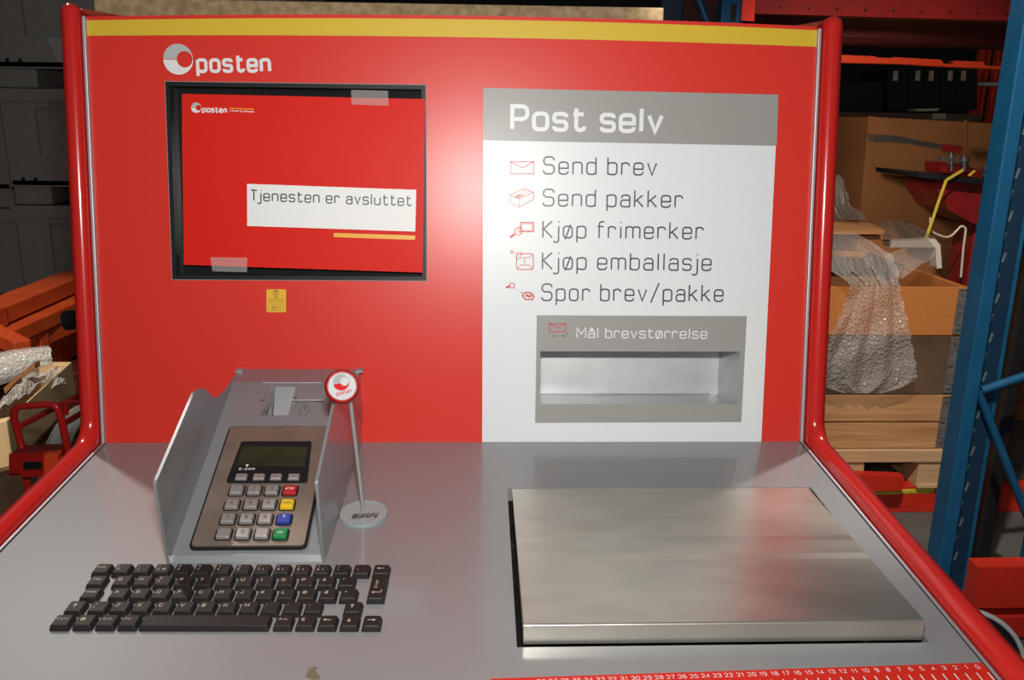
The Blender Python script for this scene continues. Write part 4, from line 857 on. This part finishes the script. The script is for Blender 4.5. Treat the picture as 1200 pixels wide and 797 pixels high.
m = MB(); Yl = 0.93; slab(m, [(1148, 665), (1230, 664), (1230, 712), (1140, 713)], Yl, .05); slab(m, [(1140, 724), (1230, 723), (1230, 746), (1135, 748)], Yl, .05); m.box((atY(1150, 690, Yl)[0], Yl + .05, .02), (atY(1150, 690, Yl)[0] + .5, Yl + .06, atY(1150, 690, Yl)[2]))
obj('rack_beam', m, 'beam_red', label='low red twin beam at the right edge below the blue braces', cat='rack beam', bevel=0.003)

# ---- low red beam the pallet stands on
Yb2 = 1.70
bm = thing('rack_beam', 'low bright red beam with yellow warning strip under the wooden pallet', 'rack beam', (*atY(1050, 600, Yb2)[:2], 0))
zt = atY(1050, 556, Yb2)[2]; zs = atY(1050, 570, Yb2)[2]
m = MB(); m.box((atY(930, 580, Yb2)[0], Yb2, 0.0), (2.35, Yb2 + .05, zs)); obj('beam_body', m, 'beam_red', bm, bevel=0.003)
m = MB(); slab(m, [(985, 556), (1061, 559), (1056, 575), (985, 577)], Yb2 - .065, .04); obj('stop_block', m, 'beam_red', bm, bevel=0.004)
m = MB(); slab(m, [(1015, 574.8), (1095, 572.6), (1095, 577.6), (1015, 580.2)], Yb2 - .002, .002); sk = obj('warning_strip', m, 'strap', bm)
m = MB(); p0, p1 = atY(1018, 579.2, Yb2), atY(1093.5, 576.6, Yb2); text(m, 'FOR KONTAKT TRUCK & BLOKKER & CE', lambda a, b: (a, Yb2 - .0035, b), p0[0], p0[2], .0062, .17, np.hypot(p1[0] - p0[0], p1[2] - p0[2]), (p1[0] - p0[0], p1[2] - p0[2])); obj('strip_lettering', m, 'icon_dark', sk)

# ---- pallet
zd = atY(1050, 540, Yb2)[2]; zdt = atY(1050, 526, Yb2)[2]; xR = atY(1108, 530, Yb2)[0]; xL = xR - .66
pal = thing('wooden_pallet', 'pale wooden pallet on the low red beam under the crate', 'pallet', ((xL + xR) / 2, Yb2 + .4, zs))
Yp = Yb2 - .02
for k in range(5):
    m = MB(); m.box((xL, Yp + .165 * k, zd + .002), (xR, Yp + .165 * k + .13, zdt)); obj('deck_board', m, 'pallet', pal, bevel=0.002)
for x0, x1 in ((xR - .095, xR - .005), (xL + .29, xL + .37), (xL, xL + .08)):
    for yy in (0, .34, .66):
        m = MB(); m.box((x0, Yp + .01 + yy, zs + .012), (x1, Yp + .12 + yy, zd)); obj('block', m, 'pallet', pal, bevel=0.002)
    m = MB(); m.box((x0, Yp, zs), (x1, Yp + .8, zs + .014)); obj('runner_board', m, 'pallet', pal, bevel=0.002)

# ---- three wooden collars with hinges make the crate
lv = [(526, 463), (463, 394), (394, 337)]
mats_ = ['pine', 'film', 'ply']; labs = ['pine pallet collar with plank gap, lowest of three on the pallet', 'dark film-covered pallet collar, middle of three on the pallet', 'orange plywood pallet collar, topmost of three on the pallet']
zz0 = zdt; Yc = Yb2
for i, (yb, yt) in enumerate(lv):
    z1 = atY(1080, yt, Yc)[2]; xr2 = np.mean([atY(1104, 520, Yc)[0], atY(1143, 345, Yc)[0]]); xl2 = xr2 - .66
    cr = thing('pallet_collar', labs[i], 'pallet collar', ((xl2 + xr2) / 2, Yc + .4, zz0), 'pallet collars of the crate')
    g = .003
    for (lo, hi) in (((xl2, Yc, zz0 + g), (xr2, Yc + .02, z1)), ((xl2, Yc + .78, zz0 + g), (xr2, Yc + .80, z1)), ((xl2, Yc + .02, zz0 + g), (xl2 + .02, Yc + .78, z1)), ((xr2 - .02, Yc + .02, zz0 + g), (xr2, Yc + .78, z1))):
        m = MB()
        if i == 0:
            zm = (zz0 + z1) / 2; m.box(lo, (hi[0], hi[1], zm - .003)); m.box((lo[0], lo[1], zm + .003), hi)
        else: m.box(lo, hi)
        obj('side_board', m, [mats_[i]], cr, bevel=0.0015)
    m = MB(); m.box((xr2 - .042, Yc - .004, zz0 + .008), (xr2 + .004, Yc, z1 - .004)); m.box((xr2, Yc - .004, zz0 + .008), (xr2 + .004, Yc + .05, z1 - .004))
    for k in range(3):
        zc = zz0 + .03 + (z1 - zz0 - .05) * k / 2; m.tube([(xr2 - .03, Yc - .005, zc), (xr2 - .03, Yc - .009, zc)], .006, 8); m.box((xr2 - .036, Yc - .006, zc + .012), (xr2 - .01, Yc - .003, zc + .018))
    obj('corner_hinge', m, 'hinge', cr, bevel=0.001)
    zz0 = z1
ztop = zz0; XR = xr2
# goods lying in the crate
m = MB(); m.box((XR - .60, Yc + .05, ztop - .12), (XR - .12, Yc + .7, ztop - .04)); obj('cardboard_sheet', m, 'card', label='brown cardboard lying inside the wooden crate', cat='cardboard', bevel=0.004)
b_ = thing('wooden_board', 'upper reddish wooden board lying over the back of the crate', 'board', atY(1000, 270, Yc + .3))
m = MB(); p = [atY(960, 257, Yc + .5), atY(1020, 262, Yc + .5), atY(1037, 270, Yc + .22), atY(965, 270, Yc + .22)]; m.prism(p[::-1], (0, 0, -.014)); obj('plank', m, 'board', b_, bevel=0.002)
b_ = thing('wooden_board', 'lower reddish wooden board under another at the back of the crate', 'board', atY(1000, 276, Yc + .3))
m = MB(); p = [atY(960, 269, Yc + .62), atY(1030, 272, Yc + .62), atY(1045, 276, Yc + .32), atY(965, 277, Yc + .32)]; m.prism(p[::-1], (0, 0, -.015)); obj('plank', m, 'board', b_, bevel=0.002)
m = MB(); Yq = Yc + .35; slab(m, [(1040, 283), (1096, 280), (1102, 287), (1104, 314), (1098, 315), (1096, 290), (1043, 290)], Yq, .05); obj('foam_corner', m, 'foam', label='white foam edge piece standing in the crate behind bubble wrap', cat='packing foam', bevel=0.004)

def sheet(rows, Y0, waves, nx=26, thick=.002, dens=6, sag=None):
    """rows: (y pixel, x left, x right, depth offset). A draped sheet with folds."""
    V = []; R = []
    ry = [q[0] for q in rows]; ys = np.linspace(ry[0], ry[-1], (len(rows) - 1) * dens + 1)
    for y in ys:
        xl = np.interp(y, ry, [q[1] for q in rows]); xr = np.interp(y, ry, [q[2] for q in rows]); dd = np.interp(y, ry, [q[3] for q in rows])
        row = []
        for i in range(nx + 1):
            u = i / nx; x = xl + (xr - xl) * u
            w = waves * (math.sin(u * 19 + y * .012) * .6 + math.sin(u * 41 + y * .05) * .3 + .35 * math.sin(y * .11 + u * 7) + .08 * rng.normal())
            row.append(atY(x + 1.2 * math.sin(y * .35 + u * 3) * (1 if i in (0, nx) else 0), y, Y0 + dd + w))
        R.append(row)
    mb = MB(); n = nx + 1; V = [p for r_ in R for p in r_]
    mb.add(V, [[j * n + i, (j + 1) * n + i, (j + 1) * n + i + 1, j * n + i + 1] for j in range(len(R) - 1) for i in range(nx)], 0, True)
    return mb
mb = sheet([(272, 978, 1003, .22), (284, 968, 1022, .12), (298, 966, 1045, .04), (316, 972, 1052, -.01), (334, 998, 1054, -.045), (360, 988, 1060, -.045), (392, 974, 1067, -.05), (420, 962, 1072, -.05), (444, 960, 1076, -.05), (454, 966, 1064, -.05), (461, 990, 1035, -.05)], Yc, .014)
obj('bubble_wrap', mb, 'wrap', label='gathered clear bubble wrap hanging over the front of the wooden crate', cat='bubble wrap', subsurf=1)
mb = sheet([(290, 1060, 1099, .2), (297, 1040, 1097, .12), (306, 1038, 1088, .05), (318, 1046, 1068, 0), (327, 1052, 1058, -.02)], Yc, .008, 14)
obj('bubble_wrap', mb, 'wrap', label='pointed bubble wrap flap sticking out right of the gathered knot', cat='bubble wrap', subsurf=1)
mb = sheet([(258, 1035, 1058, .4), (268, 1030, 1080, .35), (280, 1035, 1100, .3)], Yc, .01, 14); obj('bubble_wrap', mb, 'greyfilm', label='grey plastic film lump behind the white foam edge', cat='plastic film', subsurf=1)
mb = sheet([(205, 972, 985, .5), (222, 972, 992, .45), (240, 970, 996, .42), (258, 970, 1022, .4)], Yc, .015, 12); obj('plastic_sack', mb, 'greyfilm', label='grey plastic sack beside the red rail above the boards', cat='plastic film', subsurf=1)

# ---- big cardboard box
Yk = 2.65
bx = thing('cardboard_box', 'large plain brown cardboard box standing behind the crate', 'cardboard box', (*atY(1090, 300, Yk)[:2], 0))
x0 = atY(1027, 137, Yk)[0]; x0b = atY(1010, 300, Yk)[0]; zt = atY(1027, 137, Yk)[2]; zr = atY(1190, 148, Yk)[2]; x1 = 3.3
m = MB(); m.hexa([(x0b, Yk, 0), (x1, Yk, 0), (x1, Yk + .9, 0), (x0b - .12, Yk + .9, 0), (x0, Yk, zt), (x1, Yk, zr - .03), (x1, Yk + .9, zr - .03), (x0 - .12, Yk + .9, zt)]); obj('box_body', m, 'card', bx, bevel=0.004)
m = MB(); slab(m, [(1130, 140), (1133.5, 141), (1128, 330), (1122, 330)], Yk - .004, .003); obj('corner_flap', m, 'card', bx); m = MB(); slab(m, [(1018, 136), (1027, 137), (1012, 300), (1003, 300)], Yk - .006, .004); obj('corner_flap', m, 'card', bx)
m = MB(); slab(m, [(1016, 157), (1050, 159), (1106, 170), (1106, 176), (1060, 168), (1018, 166)], Yk - .008, .003); obj('tape_band', m, 'greyfilm', bx)

# ---- small machine on a column
Ym = 2.15
mc = thing('workshop_machine', 'dark red workshop machine with black table and steel clamps by the cardboard box', 'machine', (*atY(1155, 400, Ym)[:2], 0))
m = MB(); p = [atY(1075, 203, Ym), atY(1192, 217, Ym)]; m.prism([atY(1075, 202, Ym), atY(1200, 214, Ym), atY(1200, 222, Ym), atY(1076, 208, Ym)][::-1], (0, .35, 0)); obj('machine_table', m, 'blackmetal', mc, bevel=0.004)
m = MB(); slab(m, [(1096, 211), (1200, 222), (1200, 262), (1140, 262), (1112, 246), (1099, 224)], Ym + .05, .25); obj('machine_body', m, 'mach_red', mc, bevel=0.012)
m = MB(); x0, x1 = atY(1137, 300, Ym + .1)[0], atY(1168, 300, Ym + .1)[0]; m.box((x0, Ym + .1, 0), (x1, Ym + .25, atY(1150, 258, Ym)[2])); obj('machine_column', m, 'mach_red', mc, bevel=0.01)
m = MB(); slab(m, [(1108, 169), (1128, 171), (1127, 180), (1108, 178)], Ym + .22, .03); slab(m, [(1102, 190), (1125, 192), (1150, 200), (1150, 210), (1102, 202)], Ym + .12, .12); obj('machine_head', m, 'mach_red', mc, bevel=0.004)
for x, y0, y1, rr in ((1115, 178, 200, .006), (1130, 182, 200, .009), (1155, 193, 214, .008), (1166, 196, 214, .007)):
    m = MB(); m.tube([atY(x, y0, Ym + .04), atY(x, y1, Ym + .04)], rr, 10); m.tube([atY(x, y0 + 3, Ym + .04), atY(x, y0 + 7, Ym + .04)], rr * 2.0, 8); m.tube([atY(x - 5, y1 - 8, Ym + .04), atY(x + 5, y1 - 9, Ym + .04)], rr * .8, 8)
    obj('clamp_screw', m, 'chrome', mc)
m = MB(); slab(m, [(1103, 184), (1128, 188), (1128, 190), (1103, 187)], Ym + .03, .02); obj('clamp_bar', m, 'chrome', mc)
m = MB(); m.tube([atY(1195, 175, Ym - .03), atY(1178, 196, Ym - .03), atY(1158, 222, Ym - .03), atY(1150, 250, Ym - .03), atY(1150, 300, Ym - .03)], .006, 8); obj('black_hose', m, 'cable_black', mc)
m = MB(); ps = [(1129, 199, .0), (1109, 211, -.03), (1101, 233, -.03), (1092, 260, -.04), (1081, 291, -.06)]
for (xa, ya, da), (xb, yb, db) in zip(ps[:-1], ps[1:]):
    p, q_ = atY(xa, ya, Ym + da - .01), atY(xb, yb, Ym + db - .01); d = norm(q_ - p); s_ = norm(np.cross(d, (0, 1, 0))) * .0055
    m.hexa([p - s_, p + s_, q_ + s_, q_ - s_] + [c + np.array([0, .0015, 0]) for c in (p - s_, p + s_, q_ + s_, q_ - s_)])
obj('yellow_strap', m, 'strap', label='yellow plastic strap hanging off the black machine table', cat='strap')
m = MB(); slab(m, [(1134, 206), (1137, 206.5), (1144, 200), (1141, 199.5)], Ym - .012, .002); obj('yellow_strap', m, 'strap', label='short yellow strap scrap lying on the black machine table', cat='strap')
m = MB(); m.tube([atY(*p, Ym + .02) for p in fillet([(1090, 255), (1091, 272, 10), (1112, 280, 12), (1127, 264, 4), (1132, 268, 4), (1129, 290), (1126, 325)], False, 5)], .0045, 8); obj('white_cable', m, 'cable_white', label='thin white cable looping below the red machine', cat='cable')

# ---- bins on the far shelf, far orange racks
Yz = 4.6
bxs = [1040, 1064, 1084, 1103, 1122, 1146]; lx = [1050, 1076, 1091.7, 1114, 1129.5]
for i in range(5):
    b_ = thing('storage_bin', ['first', 'second', 'third', 'fourth', 'fifth'][i] + ' dark storage bin with paper tag from the left on the far shelf', 'storage bin', atY((bxs[i] + bxs[i + 1]) / 2, 130, Yz), 'dark bins on the far shelf')
    m = MB(); slab(m, [(bxs[i], 80), (bxs[i + 1] - 1, 80), (bxs[i + 1] - 1, 129), (bxs[i], 129)], Yz, .4); obj('bin_body', m, 'blackmetal', b_, bevel=0.01)
    m = MB(); slab(m, [(lx[i] - 2.5, 83), (lx[i] + 2.8, 83), (lx[i] + 2, 94.5), (lx[i] - 3.6, 94.5)], Yz - .004, .003); obj('paper_tag', m, 'label_paper', b_)
fs_ = thing('far_shelf', 'dark shelf board carrying the row of tagged bins', 'shelf', (*atY(1060, 140, Yz)[:2], 0))
m = MB(); slab(m, [(975, 131), (1150, 134), (1150, 146), (975, 142)], Yz - .3, .9); obj('shelf_board', m, 'card_dark', fs_)
for px in (980, 1142):
    q = atY(px, 140, Yz - .2); m = MB(); m.box((q[0], Yz - .2, 0), (q[0] + .06, Yz - .14, q[2])); obj('shelf_leg', m, 'blackmetal', fs_)
m = MB(); slab(m, [(1072, 127.5), (1102, 127), (1098, 130), (1074, 130.5)], Yz - .31, .1); obj('paper_stack', m, 'label_paper', label='pale papers lying on the far shelf before the bins', cat='paper')
m = MB(); slab(m, [(1094, 133), (1109, 133), (1108, 140), (1092, 139.5)], Yz - .305, .003); obj('paper_label', m, 'label_paper', fs_)
m = MB(); slab(m, [(975, 96), (1034, 96), (1034, 130), (975, 130)], Yz + .02, .4); obj('storage_box', m, 'blackmetal', label='black box on the far shelf left of the bins', cat='box')
Yo = 5.2
rk = thing('far_rack', 'distant bright orange rack frame seen under the notched beam', 'rack frame', (*atY(1160, 140, Yo)[:2], 0))
for x0, x1, y1 in ((1147, 1152, 142), (1156, 1159, 142), (1167, 1169.5, 110), (1172, 1174.5, 118)):
    a, b = atY(x0, 80, Yo), atY(x1, 80, Yo); m = MB(); m.box((a[0], Yo, 0), (b[0], Yo + .05, a[2] + .4)); obj('far_post', m, 'beam_far', rk)
m = MB(); slab(m, [(1160, 83), (1200, 85), (1200, 88), (1160, 86)], Yo + .3, .05); obj('far_beam', m, 'beam_far', rk)
m = MB(); m.tube([atY(1146, 99, Yo - .2), atY(1215, 99, Yo - .2)], .014, 8); obj('pale_pipe', m, 'whitepipe', label='pale horizontal pipe before the distant orange rack', cat='pipe')

# ---- round grey lid beside the kiosk
m = MB(); c0 = kZ(1138, 770, -140); 
arc = [(1126, 702), (1140, 709), (1160, 722), (1180, 745), (1192, 772), (1197, 800)]
Yg = -.20
pts = [atY(x, y, Yg) for x, y in arc]
lid = thing('round_bin_lid', 'black round lid with thin grey rim beside the right side of the kiosk', 'lid', pts[2])
cc = atY(1105, 800, Yg); rad = np.linalg.norm(atY(1160, 722, Yg) - cc)
ring = [cc + rad * np.array([math.cos(t), 0, math.sin(t)]) * np.array([1, 1, 1]) for t in np.linspace(0, 2 * math.pi, 64, endpoint=False)]
m.tube(ring, .003, 8, closed=True); obj('lid_rim', m, 'disc_rim', lid)
m = MB(); m.prism([cc + rad * .98 * np.array([math.cos(t), 0, math.sin(t)]) + np.array([0, .004, 0]) for t in np.linspace(0, 2 * math.pi, 48, endpoint=False)][::-1], (0, .012, 0)); obj('lid_disc', m, 'blackmetal', lid)

# ================================================================== left side
# ---- stacks of grey plastic pallet boxes
Yx = 2.55
def pallet_box(xl, xr, z0, z1, Y, lab):
    t = thing('plastic_pallet_box', lab, 'plastic crate', ((xl + xr) / 2, Y + .4, z0), 'grey plastic pallet boxes')
    h = z1 - z0; fz = z0 + h * .16; D = .8
    m = MB()
    m.plate_holes(xl, xr, fz, z1 - .045, [(xl + .13, xl + .46, fz + .12, z1 - .075), (xl + .56, xr - .13, fz + .12, z1 - .075)], 0, .03, lambda a, b, z: (a, Y + z, b))
    m.box((xl + .05, Y + .014, fz + .05), (xr - .05, Y + .03, z1 - .06)); m.box((xl, Y + D - .03, fz), (xr, Y + D, z1 - .045)); m.box((xl, Y + .03, fz), (xl + .03, Y + D, z1 - .045)); m.box((xr - .03, Y + .03, fz), (xr, Y + D, z1 - .045)); m.box((xl, Y, fz), (xr, Y + D, fz + .03))
    obj('box_side', m, 'crate', t, bevel=0.006)
    m = MB(); m.plate_holes(xl - .012, xr + .012, Y - .012, Y + D + .012, [(xl + .03, xr - .03, Y + .03, Y + D - .03)], z1 - .003, z1 - .05, lambda a, b, z: (a, b, z)); obj('top_rim', m, 'crate', t, bevel=0.006)
    for x0, x1 in ((xl, xl + .15), ((xl + xr) / 2 - .07, (xl + xr) / 2 + .07), (xr - .15, xr)):
        m = MB(); m.box((x0, Y + .01, z0), (x1, Y + D - .01, fz)); obj('foot', m, 'crate', t, bevel=0.005)
    m = MB(); c = xl + .26; m.prism([(c - .045, Y - .008, fz + .115), (c + .045, Y - .008, fz + .115), (c + .022, Y - .008, fz + .06), (c + .014, Y - .008, fz + .025), (c - .014, Y - .008, fz + .025), (c - .022, Y - .008, fz + .06)][::-1], (0, .02, 0)); obj('latch', m, 'crate_latch', t, bevel=0.003)
    for x in (xl + .35, xl + .40, xl + .05, xl + .10):
        m = MB(); m.tube([(x, Y + .001, fz + .03), (x, Y - .002, fz + .03)], .008, 8); obj('rivet_hole', m, 'blackmetal', t)
xl = np.mean([atY(6, 130, Yx)[0], atY(14, 215, Yx)[0], atY(20, 300, Yx)[0]]); tops = [atY(40, y, Yx)[2] for y in (103, 240)]; hh = tops[0] - tops[1]
zt_ = tops[0] + hh
names = ['grey plastic pallet box, topmost of the stack left of the kiosk', 'grey plastic pallet box, second from top left of the kiosk', 'grey plastic pallet box with beams leaning before it, third from top', 'grey plastic pallet box hidden low behind the orange beams']
z = zt_
for i in range(4):
    zlow = z - hh if i < 3 else 0.0
    if z > .2: pallet_box(xl, xl + 1.15, max(zlow, 0), z, Yx, names[i])
    z = zlow
z = zt_ - .02; k = 0
lb2 = ['grey plastic pallet box at the picture edge, topmost of the outer stack', 'grey plastic pallet box at the picture edge, second of the outer stack', 'grey plastic pallet box at the picture edge, third of the outer stack']
for i in range(3):
    zl = z - hh; pallet_box(xl - 1.20, xl - .03, max(zl, 0), z, Yx + .05, lb2[i]); z = zl

# ---- pile of orange rack beams
def pile_beam(p0, z0, p1, z1, w, h, lab, ext=.10):
    a, b = atZ(*p0, z0), atZ(*p1, z1); d = norm(b - a); t = thing('loose_rack_beam', lab, 'rack beam', (a + b) / 2 * np.array([1, 1, 1]), 'loose orange rack beams')
    m = MB(); m.beam(a, b + d * ext, w, h); obj('beam_body', m, 'beam', t, bevel=0.004)
    x = norm(np.cross(d, (0, 0, 1))); m = MB(); m.beam(a - x * (w / 2 + .002) + d * .02, a - x * (w / 2 + .002) + d * .07, .006, h + .006); obj('end_plate', m, 'beam', t, bevel=0.002); m = MB(); m.beam(a + x * (w / 2 + .002) + d * .02, a + x * (w / 2 + .002) + d * .07, .006, h + .006); obj('end_plate', m, 'beam', t, bevel=0.002)
    return a, b
pile_beam((-30, 376), .72, (80, 331), .72, .12, .055, 'worn orange rack beam, highest of the pile left of the kiosk')
pile_beam((-35, 408), .66, (84, 356), .66, .13, .05, 'broad orange rack beam, second in the pile left of the kiosk')
pile_beam((30, 402), .605, (86, 378), .605, .07, .05, 'orange rack beam below the broad one, by the black grip')
pile_beam((40, 414), .55, (88, 391), .55, .06, .05, 'orange rack beam end low in the pile beside the cardboard tray')
pile_beam((62, 420), .495, (92, 402), .495, .06, .05, 'short looking orange beam end nearest the red rail in the pile')
m = MB(); a, b = atY(-15, 386, 1.62), atY(27, 408, 1.50); m.beam(a, b, .05, .045); obj('loose_rack_beam', m, 'beam', label='short orange beam crossing the pile at the left picture edge', cat='rack beam', bevel=0.003)
m = MB(); m.box((-2.6, 1.9, 0), (-.95, 2.45, .465)); obj('support_trestle', m, 'beam_dark', label='dark low stand carrying the pile of orange beams', cat='stand', bevel=0.01)

# ---- cardboard tray with bubble wrap
Zt = .60
q = [atZ(-22, 500, Zt), atZ(8, 493, Zt), atZ(84, 424, Zt), atZ(46, 424, Zt)]
tr = thing('cardboard_tray', 'open tan cardboard tray filled with bubble wrap left of the kiosk', 'cardboard tray', (*((q[0] + q[2]) / 2)[:2], Zt - .25))
dn = np.array([0, 0, -.13]); cen = sum(q) / 4
m = MB()
for i in range(4):
    a, b = q[i], q[(i + 1) % 4]; ai, bi = a + (cen - a) * .12, b + (cen - b) * .12
    m.hexa([a + dn, b + dn, bi + dn, ai + dn, a, b, bi, ai], 0)
obj('tray_side', m, 'card_light', tr, bevel=0.002)
m = MB(); m.prism([p + dn for p in q], (0, 0, .01)); obj('tray_floor', m, 'card_dark', tr)
m = MB(); m.box((q[0][0] - .1, q[0][1] + .1, 0), (q[2][0] - .05, q[2][1] - .05, Zt - .135)); obj('cardboard_box', m, 'card_dark', label='dark brown cardboard box under the tan tray left of the kiosk', cat='cardboard box', bevel=0.005)
def zsheet(corn, nx, ny, amp, seed, lift=0.0):
    rg = np.random.default_rng(seed); ph = rg.uniform(0, 6, 6); mb = MB(); V = []
    for j in range(ny + 1):
        for i in range(nx + 1):
            u, v = i / nx, j / ny; p = (corn[0] * (1 - u) + corn[1] * u) * (1 - v) + (corn[3] * (1 - u) + corn[2] * u) * v
            h = amp * (math.sin(u * 9 + ph[0]) * math.cos(v * 5 + ph[1]) + .6 * math.sin(u * 17 + v * 11 + ph[2]) + .4 * math.sin(v * 23 + ph[3]) + .3 * rg.normal())
            V.append(p + np.array([0, 0, h + lift + amp * 1.5 * math.sin(math.pi * u) * math.sin(math.pi * v)]))
    mb.add(V, [[j * (nx + 1) + i, j * (nx + 1) + i + 1, (j + 1) * (nx + 1) + i + 1, (j + 1) * (nx + 1) + i] for j in range(ny) for i in range(nx)], 0, True); return mb
obj('bubble_wrap', zsheet([atZ(-15, 490, .60), atZ(20, 472, .60), atZ(74, 438, .60), atZ(30, 440, .60)], 24, 18, .008, 3, .01), 'wrap2', label='crumpled bubble wrap filling the tan cardboard tray', cat='bubble wrap', subsurf=1)
obj('bubble_wrap', zsheet([atZ(50, 455, .58), atZ(62, 455, .58), atZ(78, 446, .58), atZ(66, 441, .60)], 12, 10, .006, 5), 'wrap2', label='bubble wrap corner spilling over the right edge of the tray', cat='bubble wrap', subsurf=1)
m = MB(); m.tube([atY(-25, 440, 1.35), atY(5, 430, 1.38), atY(36, 419, 1.42), atY(58, 417, 1.45)], [.045, .05, .034, .03], 18); mb = m
mb.v = [tuple(np.array(p) + rng.normal(0, .003, 3)) for p in mb.v]; obj('bubble_wrap_roll', mb, 'wrap2', label='pale rolled bubble wrap lying across the back of the tray', cat='bubble wrap', subsurf=1)
m = MB(); a = [(4, 455), (14, 446), (40, 425), (41, 432), (20, 446), (6, 462)]; slab(m, a, 1.28, .03); obj('brown_paper', m, 'card', label='torn brown card strip lying on the bubble wrap', cat='cardboard', bevel=0.003)
q = [atZ(-10, 520, .42), atZ(34, 512, .42), atZ(46, 497, .42), atZ(-5, 492, .42)]
m = MB(); m.prism(q, (0, 0, -.03)); obj('cardboard_flap', m, 'card_light', label='tan cardboard flap below the tray at the left picture edge', cat='cardboard', bevel=0.002)
q = [atZ(-12, 534, .38), atZ(9, 524, .38), atZ(10, 518, .38), atZ(-12, 520, .38)]; m = MB(); m.prism(q, (0, 0, -.37)); obj('green_crate', m, 'green', label='bright green plastic crate corner at the left picture edge', cat='crate', bevel=0.004)

# ---- delivery bicycle: rack tubes, tail light, mudguard, tyre, grip
Yv = .50
bk = thing('delivery_bicycle', 'red delivery bicycle rear with tubular rack and tail light left of the kiosk', 'bicycle', (*atY(60, 600, Yv)[:2], 0))
V_ = lambda x, y, d=0: atY(x, y, Yv + d)
m = MB(); lp = fillet([(34, 585), (27, 529), (16.3, 491), (17, 477, 9), (50, 474), (66, 474, 10), (72, 491), (80, 530), (84, 556)], False, 6); m.tube([V_(*p) for p in lp], .0068, 12); obj('rack_hoop', m, 'rail_red', bk)
m = MB(); m.tube([V_(23, 499.5), V_(50, 485.5, .08), V_(93, 463, .22), V_(118, 450, .3)], .0062, 10); obj('rack_rail', m, 'rail_red', bk)
m = MB(); m.tube([V_(74, 497), V_(96, 484, .1), V_(120, 470, .2)], .006, 10); m.tube([V_(77, 471, .16), V_(100, 472, .16)], .0055, 10); m.tube([V_(77, 472, .14), V_(77, 486, .14)], .006, 8); m.tube([V_(91, 444, .3), V_(92, 468, .24)], .005, 8); obj('rack_rail', m, 'rail_red', bk)
# wheel: axis along the view's sideways direction
wr = .31; wc = atY(90, 476, 1.0) - np.array([0, 0, wr + .02]); wd = norm(np.array([.08, -1.0, 0]))
def arcp(c, rad, t0, t1, n=40): return [c + rad * (math.cos(t) * wd + math.sin(t) * np.array([0, 0, 1.0])) for t in np.linspace(t0, t1, n)]
m = MB(); m.tube(arcp(wc, wr - .02, 0, 2 * math.pi, 49)[:-1], .02, 10, closed=True); obj('tyre', m, 'tyre', bk)
sx = np.cross(wd, (0, 0, 1.0)); R = []
for p, t in zip(arcp(wc, wr + .012, .1, 2.4, 36), np.linspace(.1, 2.4, 36)):
    er = math.cos(t) * wd + math.sin(t) * np.array([0, 0, 1.0]); R.append([p + sx * (.030 * math.sin(a)) + er * (.016 * (math.cos(a) - 1)) for a in np.linspace(-1.5, 1.5, 9)] + [p + sx * (.027 * math.sin(a)) + er * (.016 * (math.cos(a) - 1) - .003) for a in np.linspace(1.5, -1.5, 9)])
m = MB(); m.rings(R, 0, True); obj('mudguard', m, 'fender', bk)
m = MB()
for k in range(18):
    t = k * math.pi / 9; m.tube([wc, wc + (wr - .03) * (math.cos(t) * wd + math.sin(t) * np.array([0, 0, 1.0]))], .001, 5)
m.tube([wc - sx * .05, wc + sx * .05], .02, 10); obj('spokes', m, 'chrome', bk)
Yt = -.035
def lensbox(mb, x0, x1, y0, y1, d0, d1, mi=0, sk=0.0): slab_p = [V_(x0, y0, d0), V_(x1, y0 - sk, d0), V_(x1, y1 - sk, d0), V_(x0, y1, d0)]; mb.prism(slab_p[::-1], (0, d1 - d0, 0), mi)
m = MB(); lensbox(m, 11, 69, 531.5, 558, -.03, .01, 0, 2.5); tl = obj('tail_light', m, 'mach_red', bk, bevel=0.004)
m = MB(); lensbox(m, 24, 50.5, 532.5, 559.5, -.048, -.03, 0, .6); lensbox(m, 10.5, 24, 532.5, 555, -.040, -.03, 0, 0); obj('red_lens', m, 'lamp_red', tl, bevel=0.003)
m = MB(); lensbox(m, 50.5, 68, 532, 557.5, -.044, -.03, 0, 1); obj('orange_lens', m, 'lamp_orange', tl, bevel=0.003)
m = MB(); lensbox(m, 27, 48, 542, 550.5, -.051, -.048, 0, .4); obj('lamp_window', m, 'blackmetal', tl, bevel=0.001)
m = MB(); m.tube([V_(77, 376, .25), V_(92, 374, .25)], [.021, .021], 14); m.tube([V_(88, 374, .25), V_(96, 374, .25), V_(100, 460, .25), V_(104, 520, .25)], .009, 8); obj('grip', m, 'tyre', bk, bevel=0.006, bseg=3)
